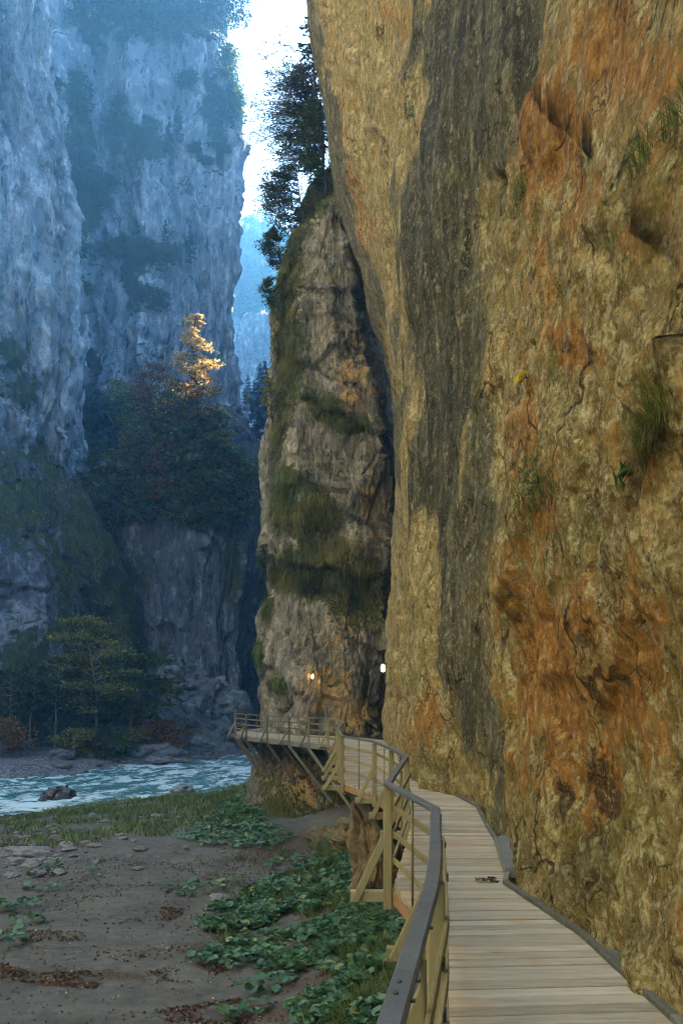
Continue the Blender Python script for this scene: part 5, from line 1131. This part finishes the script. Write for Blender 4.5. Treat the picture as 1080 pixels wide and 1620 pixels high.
# bank grass along the river edge
GZ = [(0, 1300), (120, 1275), (250, 1262), (330, 1252), (400, 1228), (412, 1300), (300, 1330), (200, 1320), (110, 1345), (0, 1340)]
P = ground_sample(17000, GZ, rg, .45, -.2); V, Q, m = blades(P, .30, .05, rg, .8); r = np.clip(rg.normal(.5, .2, len(P)) + .35 * fbm(P * [.5, .5, 0], 3, seed=4), 0, 1)
o = link('bank_grass', mesh_np(V, Q, None, dict(rnd=np.repeat(r, m)), True), M_grass); tag(o, kind='stuff')
P = np.concatenate([ground_sample(3500, [(560, 1420), (640, 1460), (640, 1640), (520, 1640), (560, 1540), (520, 1500)], rg, .8, .05), ground_sample(1500, [(480, 1330), (560, 1320), (600, 1400), (540, 1410)], rg, .8, -.1), ground_sample(3800, Z2, rg, .9, .05), ground_sample(500, [(380, 1330), (470, 1330), (470, 1420), (300, 1420)], rg, 1.2, .3)])
V, Q, m = blades(P, .30, .022, rg, .8); o = link('bank_weeds', mesh_np(V, Q, None, dict(rnd=np.repeat(np.clip(rg.normal(.4, .2, len(P)), 0, 1), m)), True), M_grass); tag(o, kind='stuff')
# fallen leaves, thick in the hollows and scattered over the sand
def litter(n, poly, noise=None, thr=0): return ground_sample(n, poly, rg, noise, thr)
ALL = [(0, 1380), (250, 1340), (560, 1330), (620, 1450), (600, 1640), (0, 1640)]
P = np.concatenate([litter(1500, ALL), litter(1600, ALL, .5, .22), litter(900, [(0, 1525), (60, 1540), (130, 1535), (170, 1545), (150, 1565), (80, 1560), (0, 1550)]), litter(350, [(0, 1470), (130, 1475), (140, 1490), (40, 1490), (0, 1480)]), litter(500, [(220, 1540), (330, 1520), (360, 1535), (290, 1560)], .9, -.1), litter(600, [(260, 1370), (480, 1340), (500, 1370), (330, 1395)], .8, -.1), litter(500, [(230, 1600), (380, 1580), (400, 1620), (250, 1630)], .9, .0), litter(350, [(200, 1455), (260, 1435), (300, 1440), (260, 1465)], 1, -.1)])
P = P + [0, 0, .015]; az = rg.uniform(0, 6.28, len(P)); ax = np.stack([np.cos(az), np.sin(az), rg.normal(size=len(P)) * .35], 1)
V, T = leaf_cards(P, .062, rg, unit(ax), aniso=.1, ratio=.7, fold=.6); r = np.clip(rg.beta(1.6, 2.0, len(P)), 0, 1)
o = link('leaf_litter', mesh_np(V, None, T, dict(rnd=np.repeat(r, 4)), True), M_litter); tag(o, kind='stuff')
P = np.concatenate([litter(2600, ALL, None), litter(2500, [(0, 1300), (200, 1320), (120, 1400), (0, 1410)])]); V, T = leaf_cards(P + [0, 0, .008], .035, rg, unit(rg.normal(size=(len(P), 3)) * [1, 1, .2]), aniso=.1, ratio=.9, fold=.5)
o = link('shell_and_grit', mesh_np(V, None, T, dict(rnd=np.repeat(np.clip(rg.uniform(.5, 1.05, len(P)), 0, 1), 4)), True), M_litter); tag(o, kind='stuff')
p = gp(258, 1552)
# driftwood twig on the sand
mb = MB(); p = gp(262, 1550); mb.tube(np.array([p + [-.12, -.1, .03], p + [0, .05, .08], p + [.10, .22, .05], p + [.2, .3, .10]]), [.012, .011, .008, .004], 6); mb.tube(np.array([p + [0, .05, .08], p + [-.05, .2, .12], p + [-.03, .28, .16]]), [.008, .006, .003], 5)
o = mb.build('twig', M_palebark, None, True, p); o.location = Vector(p); tag(o, 'grey forked twig lying on the sand by the leaf heaps', 'twig')
# oak-brown sprig on the planks
p = on_plane(769, 1395, DECK) + [0, 0, .006]
q = np.stack([rg.uniform(-.10, .10, 44), rg.normal(size=44) * .022, rg.uniform(.004, .03, 44)], 1)
V, T = leaf_cards(q, .045, rg, unit(np.stack([rg.normal(size=44), rg.normal(size=44) * .7, rg.normal(size=44) * .3], 1)), aniso=.1, fold=.6)
root = empty('fallen_sprig', p, 'small brown leafy sprig dropped on the planks', 'sprig'); link('leaves', mesh_np(V, None, T, dict(rnd=np.repeat(rg.uniform(.15, .6, 44), 4)), True), M_litter, root)
mb = MB(); mb.tube([[-.10, 0, .008], [0, .01, .014], [.10, -.005, .01]], [.003, .003, .002], 5); mb.build('stem', M_bark, root, True)
# ---------------------------------------------------------------- turf hanging on the promontory
PG = PRO_G.reshape(-1, 3); PN = grid_normals(PRO_G).reshape(-1, 3); PN *= np.sign((PN * (np.array([0, 0, EZ]) - PG)).sum(1).sum()); ppx, ppy = proj(PG)
fac = (PN * unit(np.array([0, 0, EZ]) - PG)).sum(1) > -.25
def turf_at(px, py, sx, sy, n, seed):
    rng = np.random.default_rng(seed); w = np.exp(-((ppx - px) / sx) ** 2 - ((ppy - py) / sy) ** 2) * fac; w = np.where(w < .08, 0, w)
    n2 = fbm(PG * .9, 3, seed=71); w *= np.clip(n2 + .45, 0, 1); k = rng.choice(len(PG), n, p=w / w.sum()); return PG[k], PN[k]
def tuft(name, px, py, sx, sy, n, h, label, mat, seed, group=None):
    P, Nn = turf_at(px, py, sx, sy, n, seed); rng = np.random.default_rng(seed); c = P.mean(0)
    V, Q, m = blades(P - Nn * .03, h * 1.35, .036, rng, hang=True, dirv=unit(Nn * [1, 1, 0]) * .9, curl=.75); r = np.clip(rng.normal(.45, .2, n) + .5 * fbm(P * .8, 3, seed=5), 0, 1)
    o = link(name, mesh_np(V - c, Q, None, dict(rnd=np.repeat(r, m)), True), mat); o.location = Vector(c); return tag(o, label, 'grass', group)
tl = [(454, 405, 20, 40, 'turf hanging from the upper edge of the promontory'), (450, 500, 18, 34, 'mossy turf under the two green bushes of the promontory edge'), (466, 560, 18, 40, 'long turf strip running down beside the grey rock face'), (450, 610, 14, 40, 'thin brownish turf on the outer edge of the promontory'), (515, 640, 24, 14, 'upper end of the slanting grass ledge on the grey face'), (545, 668, 26, 14, 'lower end of the slanting grass ledge on the grey face'), (490, 622, 14, 14, 'green grass cap starting the slanting ledge'), (440, 700, 10, 40, 'narrow turf patch on the promontory rim'), (458, 768, 24, 26, 'shaggy green turf midway up the promontory'), (490, 815, 40, 30, 'brown green turf below the shaggy patch'), (520, 880, 50, 24, 'dark turf fringe over the middle overhang'), (440, 905, 22, 20, 'bright turf on the promontory corner above the overhang'), (570, 925, 30, 34, 'dark ferny turf in the damp recess by the wall'), (500, 920, 40, 18, 'grass fringe hanging in front of the recess'), (440, 1086, 16, 12, 'round green turf cushion on a small ledge above the far planks'), (407, 1036, 6, 26, 'grass beard hanging from the promontory edge above the bend'), (420, 960, 8, 24, 'grass tuft high on the edge above the beard'), (568, 482, 14, 8, 'small grass patch under the smooth upper block'), (495, 300, 22, 22, 'long turf on the ridge below the leaning trees'), (520, 268, 14, 22, 'turf at the top of the ridge beside the overhang'), (470, 350, 18, 26, 'turf on the shoulder of the ridge'), (500, 860, 10, 10, 'little leafy cushion in the dark turf'), (450, 1290, 30, 30, 'ivy and grass on the rock foot under the far planks'), (520, 1310, 40, 24, 'grass on the rock foot beside the dark bank'), (535, 1245, 20, 24, 'weeds behind the outrigger beams')]
for k, (px, py, sx, sy, lab) in enumerate(tl):
    n = int(np.clip(sx * sy * 2.0, 220, 2600)); tuft('hanging_turf', px, py, sx, sy, n, .62 if sy > 15 else .45, lab, M_fresh if k in (6, 8, 14, 15, 18, 19) else M_tuft, 900 + k, 'turf on the promontory')
def leafy(px, py, sx, sy, n, lab, mat, size=.13, seed=1):
    P, Nn = turf_at(px, py, sx, sy, n, seed); rng = np.random.default_rng(seed); c = P.mean(0); P = P + Nn * rng.uniform(.02, .22, n)[:, None]
    V, T = leaf_cards(P - c, size, rng, ratio=.8, flat=.6); o = link('rock_plant', mesh_np(V, None, T, dict(rnd=np.repeat(np.clip(rng.normal(.55, .2, n), 0, 1), 4)), True), mat); o.location = Vector(c); tag(o, lab, 'plant', 'leafy plants on the promontory')
for k, a in enumerate(((515, 862, 12, 8, 40, 'fresh green leafy plant in the dark turf of the overhang', M_green), (452, 884, 12, 8, 40, 'leafy plant on the promontory corner', M_green), (548, 915, 10, 8, 30, 'yellow green plant on the lip of the recess', M_yg), (525, 960, 10, 6, 26, 'yellow plant under the recess lip', M_yg), (585, 970, 16, 20, 60, 'dark ferns in the recess by the wall', M_dark), (560, 1000, 30, 10, 40, 'dark leaves under the ferns of the recess', M_dark), (500, 1312, 20, 12, 60, 'yellow leafed plant at the rock foot', M_yg), (470, 1260, 20, 20, 60, 'ivy on the rock between the struts', M_dark), (432, 545, 8, 20, 30, 'small green leaves on the outer rim', M_green), (428, 600, 6, 20, 26, 'yellow leaves on the outer rim', M_yg))): leafy(*a, seed=40 + k)
# turf and bushes on the grassy spur
SP = SPUR_G.reshape(-1, 3); SN = grid_normals(SPUR_G).reshape(-1, 3); SN *= np.sign((SN * (np.array([0, 0, EZ]) - SP)).sum(1).sum()); spx, spy = proj(SP)
rs = np.random.default_rng(66); w = (spx > -20) & (spx < 250) & (spy > 440) & (spy < 1180); mm = moss_spur(spx, spy, SP, SN); w = w * np.clip(mm - .45, 0, .6)
k = rs.choice(len(SP), 22000, p=w / w.sum()); V, Q, m = blades(SP[k] - SN[k] * .05, .9, .07, rs, hang=True, dirv=unit(SN[k] * [1, 1, 0]) * .9, seg=2)
r = np.clip(rs.normal(.42, .2, len(k)) + .5 * fbm(SP[k] * .25, 3, seed=5), 0, 1); o = link('spur_turf', mesh_np(V, Q, None, dict(rnd=np.repeat(r, m)), True), M_tuft); tag(o, kind='stuff')
# ---------------------------------------------------------------- tufts on the near wall
NP = NEAR.reshape(-1, 3); NNn = grid_normals(NEAR).reshape(-1, 3); NNn *= -np.sign(NNn[:, 0].mean()); npx, npy = proj(NP)
def wall_pt(px, py):
    q = np.hypot(npx - px, npy - py) + np.where(NP[:, 1] > 3, 0, 1e6); c = np.where(q < max(6, q.min() + 2))[0]; k = c[np.argmin(NP[c, 1])]; return NP[k], NNn[k]
def wall_tuft(line, n, h, w, lab, mats, seed, up=.4, nm='wall_grass', cat='grass', lv=0, extra=None, spread=.03):
    rng = np.random.default_rng(seed); pts = [wall_pt(x, y) for x, y in line]; A = np.array([p for p, _ in pts]); c = A[0].copy()
    root = empty(nm, c, lab, cat, 'plants growing from the ochre wall')
    t = rng.uniform(0, len(A) - 1, n); i = np.minimum(t.astype(int), len(A) - 2); f = (t - i)[:, None]; P = A[i] * (1 - f) + A[i + 1] * f + rng.normal(size=(n, 3)) * spread; out = np.array([-1., -.35, 0])
    hp = int(n * up)
    V, Q, m = blades(P[:hp] - c, h, w, rng, .7, False, out * .8, seg=4); r = np.clip(rng.normal(.6, .2, hp), 0, 1)
    link('green_blades', mesh_np(V, Q, None, dict(rnd=np.repeat(r, m)), True), mats[0], root)
    V, Q, m = blades(P[hp:] - c, h * .75, w * .6, rng, hang=True, dirv=out * .5, seg=4, curl=.7); r = np.clip(rng.normal(.55, .22, n - hp), 0, 1)
    link('dry_blades', mesh_np(V, Q, None, dict(rnd=np.repeat(r, m)), True), mats[1], root)
    return root, c
M_dry = leaf_mat('dry_hanging_blades', [(0, (.03, .022, .008)), (.5, (.09, .065, .025)), (1, (.20, .15, .065))], .25, .8)
wall_tuft([(1078, 195), (1050, 225), (1020, 262), (1000, 300)], 1000, .18, .008, 'green and straw grass clump high on the outermost ledge of the ochre wall', (M_fresh, M_dry), 1)
wall_tuft([(1078, 618), (1048, 660), (1030, 700), (1010, 735)], 1500, .20, .008, 'thick green grass clump on the ledge at eye level of the ochre wall', (M_fresh, M_dry), 2)
wall_tuft([(828, 300), (818, 318), (808, 345)], 320, .24, .008, 'small straw grass clump below the orange bulge', (M_fresh, M_dry), 3, .45)
wall_tuft([(878, 770), (850, 790), (830, 800), (812, 880)], 520, .26, .008, 'wispy grass hanging in the middle hollow of the ochre wall', (M_fresh, M_dry), 4, .35, spread=.06)
wall_tuft([(880, 580), (872, 610)], 90, .20, .005, 'tiny grass clump in the upright crack', (M_fresh, M_dry), 5, .5)
wall_tuft([(985, 330), (965, 365)], 120, .18, .005, 'dry brown root beard under the highest ledge', (M_dry, M_dry), 6, .05)
wall_tuft([(1000, 760), (990, 800)], 160, .22, .005, 'dry root beard under the eye level grass clump', (M_dry, M_dry), 7, .05)
def wall_leaves(px, py, n, size, rad, lab, mat, seed, cat='plant', rng_r=(.3, .8), down=.4):
    rng = np.random.default_rng(seed); p, nn = wall_pt(px, py); root = empty('wall_plant', p, lab, cat, 'plants growing from the ochre wall')
    q = np.array([-.06, -.03, 0]) + rng.normal(size=(n, 3)) * np.array([rad * .6, rad, rad * 1.1]); ax = unit(rng.normal(size=(n, 3)) * [.5, 1, .6] + [-.4, 0, -down])
    V, T = leaf_cards(q, size, rng, ax, aniso=.2, ratio=.42, fold=.5); link('leaves', mesh_np(V, None, T, dict(rnd=np.repeat(rng.uniform(*rng_r, n), 4)), True), mat, root)
    mb = MB()
    for c in q[:14]: mb.tube([[0, 0, 0], c * .5 + [0, 0, .02], c], [.004, .003, .0015], 4, cap=False)
    mb.build('stem', M_bark, root, True)
M_yel = leaf_mat('yellow_autumn_leaf', [(0, (.30, .22, .02)), (1, (.55, .42, .04))], .4)
wall_leaves(832, 594, 7, .13, .035, 'bright yellow drooping leaves in front of the upright crack', M_yel, 11, down=1.0)
wall_leaves(992, 752, 9, .10, .04, 'broad green leaves drooping under the eye level grass clump', M_green, 12, rng_r=(.6, 1), down=1.0)
wall_leaves(992, 288, 7, .06, .03, 'small blue green leaves under the highest ledge', M_green, 13, rng_r=(.4, 1), down=.8)
wall_leaves(848, 770, 150, .045, .15, 'airy green shrublet growing from the middle hollow of the ochre wall', M_fresh, 14, 'shrub', (.2, .8), .1)
wall_leaves(765, 800, 40, .05, .12, 'thin bare twigs with few leaves beside the airy shrublet', M_fresh, 15, 'shrub', (.2, .7), .1)
# ---------------------------------------------------------------- lamps on the rock
def lamp_mat(col, s):
    N = NT('lit_lamp_glass'); e = N.t.nodes.new('ShaderNodeEmission'); e.inputs[0].default_value = (*col, 1); e.inputs[1].default_value = s; N.t.links.new(e.outputs[0], N.out.inputs['Surface']); return N.m
def wall_lamp(p, sc, label, col, s, out):
    root = empty('wall_lamp', p, label, 'lamp'); out = np.array(out, float)
    mb = MB(); mb.bar([0, 0, -.12 * sc], [0, 0, .13 * sc], .10 * sc, .03 * sc, up=out); mb.bar(np.array([0, 0, .11 * sc]), np.array([0, 0, .15 * sc]) + out * .02, .13 * sc, .13 * sc); mb.build('back_plate', M_bolt, root)
    mb = MB(); o = out * .07 * sc; z = np.linspace(-.12, .11, 8) * sc; rad = .055 * sc * np.sqrt(np.clip(1 - ((z / sc + .005) / .125) ** 2, .05, 1)); mb.tube(np.stack([0 * z + o[0], 0 * z + o[1], z], 1), rad, 10); mb.build('lamp_glass', lamp_mat(col, s), root, True)
    mb = MB(); mb.tube([o + [0, 0, -.14 * sc], o + [0, 0, -.11 * sc]], [.02 * sc, .045 * sc], 8); mb.build('bottom_cap', M_bolt, root, True)
p = at(608, 1057, 36.5); wall_lamp([p[0] + .02, p[1], p[2]], 1.35, 'lit wall lamp at the dark cleft between promontory and overhanging wall', (1, .74, .40), 9, (-1, -.5, 0))
p = pick(PRO_G, 499, 1070); wall_lamp(p + [0, -.12, 0], .85, 'smaller lit wall lamp on the rock face above the far planks', (1, .66, .26), 9, (0, -1, 0))
# ---------------------------------------------------------------- air, sky, sun, camera
SUN_AZ, SUN_EL = 38.0, 31.0
def build_light():
    import itertools
    lo = np.array([-460., -460., -12.]); hi = np.array([460., 640., 330.])
    V = np.array(list(itertools.product(*zip(lo, hi))))
    Q = [(0, 1, 3, 2), (4, 6, 7, 5), (0, 4, 5, 1), (2, 3, 7, 6), (0, 2, 6, 4), (1, 5, 7, 3)]
    o = link('haze', mesh_np(V, Q, None, None, False)); tag(o, kind='stuff')
    m = bpy.data.materials.new('blue_air'); m.use_nodes = True; t = m.node_tree
    for n in list(t.nodes): t.nodes.remove(n)
    out = t.nodes.new('ShaderNodeOutputMaterial'); v = t.nodes.new('ShaderNodeVolumePrincipled')
    v.inputs['Color'].default_value = (.18, .53, 1.0, 1); v.inputs['Density'].default_value = HAZE; v.inputs['Anisotropy'].default_value = .35
    t.links.new(v.outputs[0], out.inputs['Volume']); o.data.materials.append(m)
    w = bpy.data.worlds.new('World'); scene.world = w; w.use_nodes = True; nt = w.node_tree
    bg = nt.nodes['Background']; sky = nt.nodes.new('ShaderNodeTexSky'); sky.sky_type = 'NISHITA'; sky.sun_disc = False
    sky.sun_elevation = math.radians(SUN_EL); sky.sun_rotation = math.radians(SUN_AZ); sky.altitude = 600
    sky.air_density = 1.0; sky.dust_density = 3.0; sky.ozone_density = 1.0
    hs = nt.nodes.new('ShaderNodeHueSaturation'); hs.inputs['Saturation'].default_value = .72
    nt.links.new(sky.outputs[0], hs.inputs['Color']); nt.links.new(hs.outputs[0], bg.inputs[0]); bg.inputs[1].default_value = SKY
    L = bpy.data.lights.new('sun', 'SUN'); L.energy = SUN; L.angle = math.radians(.5); L.color = (1, .90, .74)
    lo = bpy.data.objects.new('sun', L); COL.objects.link(lo)
    a, e = math.radians(SUN_AZ), math.radians(SUN_EL)
    d = Vector((math.sin(a) * math.cos(e), math.cos(a) * math.cos(e), math.sin(e)))
    lo.rotation_euler = d.to_track_quat('Z', 'Y').to_euler(); lo.location = d * 300
HAZE, SKY, SUN, EXPO = .00105, .05, 5.0, 3.55
build_light()
cam = bpy.data.cameras.new('camera'); co = bpy.data.objects.new('camera', cam); COL.objects.link(co)
co.location = (0, 0, EZ); co.rotation_euler = (math.pi / 2, 0, 0)
cam.sensor_fit = 'AUTO'; cam.sensor_width = 36; cam.lens = 36 * FP / 1620; cam.shift_y = (CY - 810) / 1620
cam.clip_start = .05; cam.clip_end = 3000
scene.camera = co
vs = scene.view_settings; vs.view_transform = 'Standard'; vs.look = 'None'; vs.exposure = EXPO; vs.gamma = 1; vs.use_curve_mapping = False
scene.render.engine = 'CYCLES'
cy = scene.cycles
cy.use_denoising = True; cy.max_bounces = 8; cy.diffuse_bounces = 4; cy.volume_bounces = 2; cy.transparent_max_bounces = 8
cy.sample_clamp_indirect = 8
cy.filter_width = 1.1
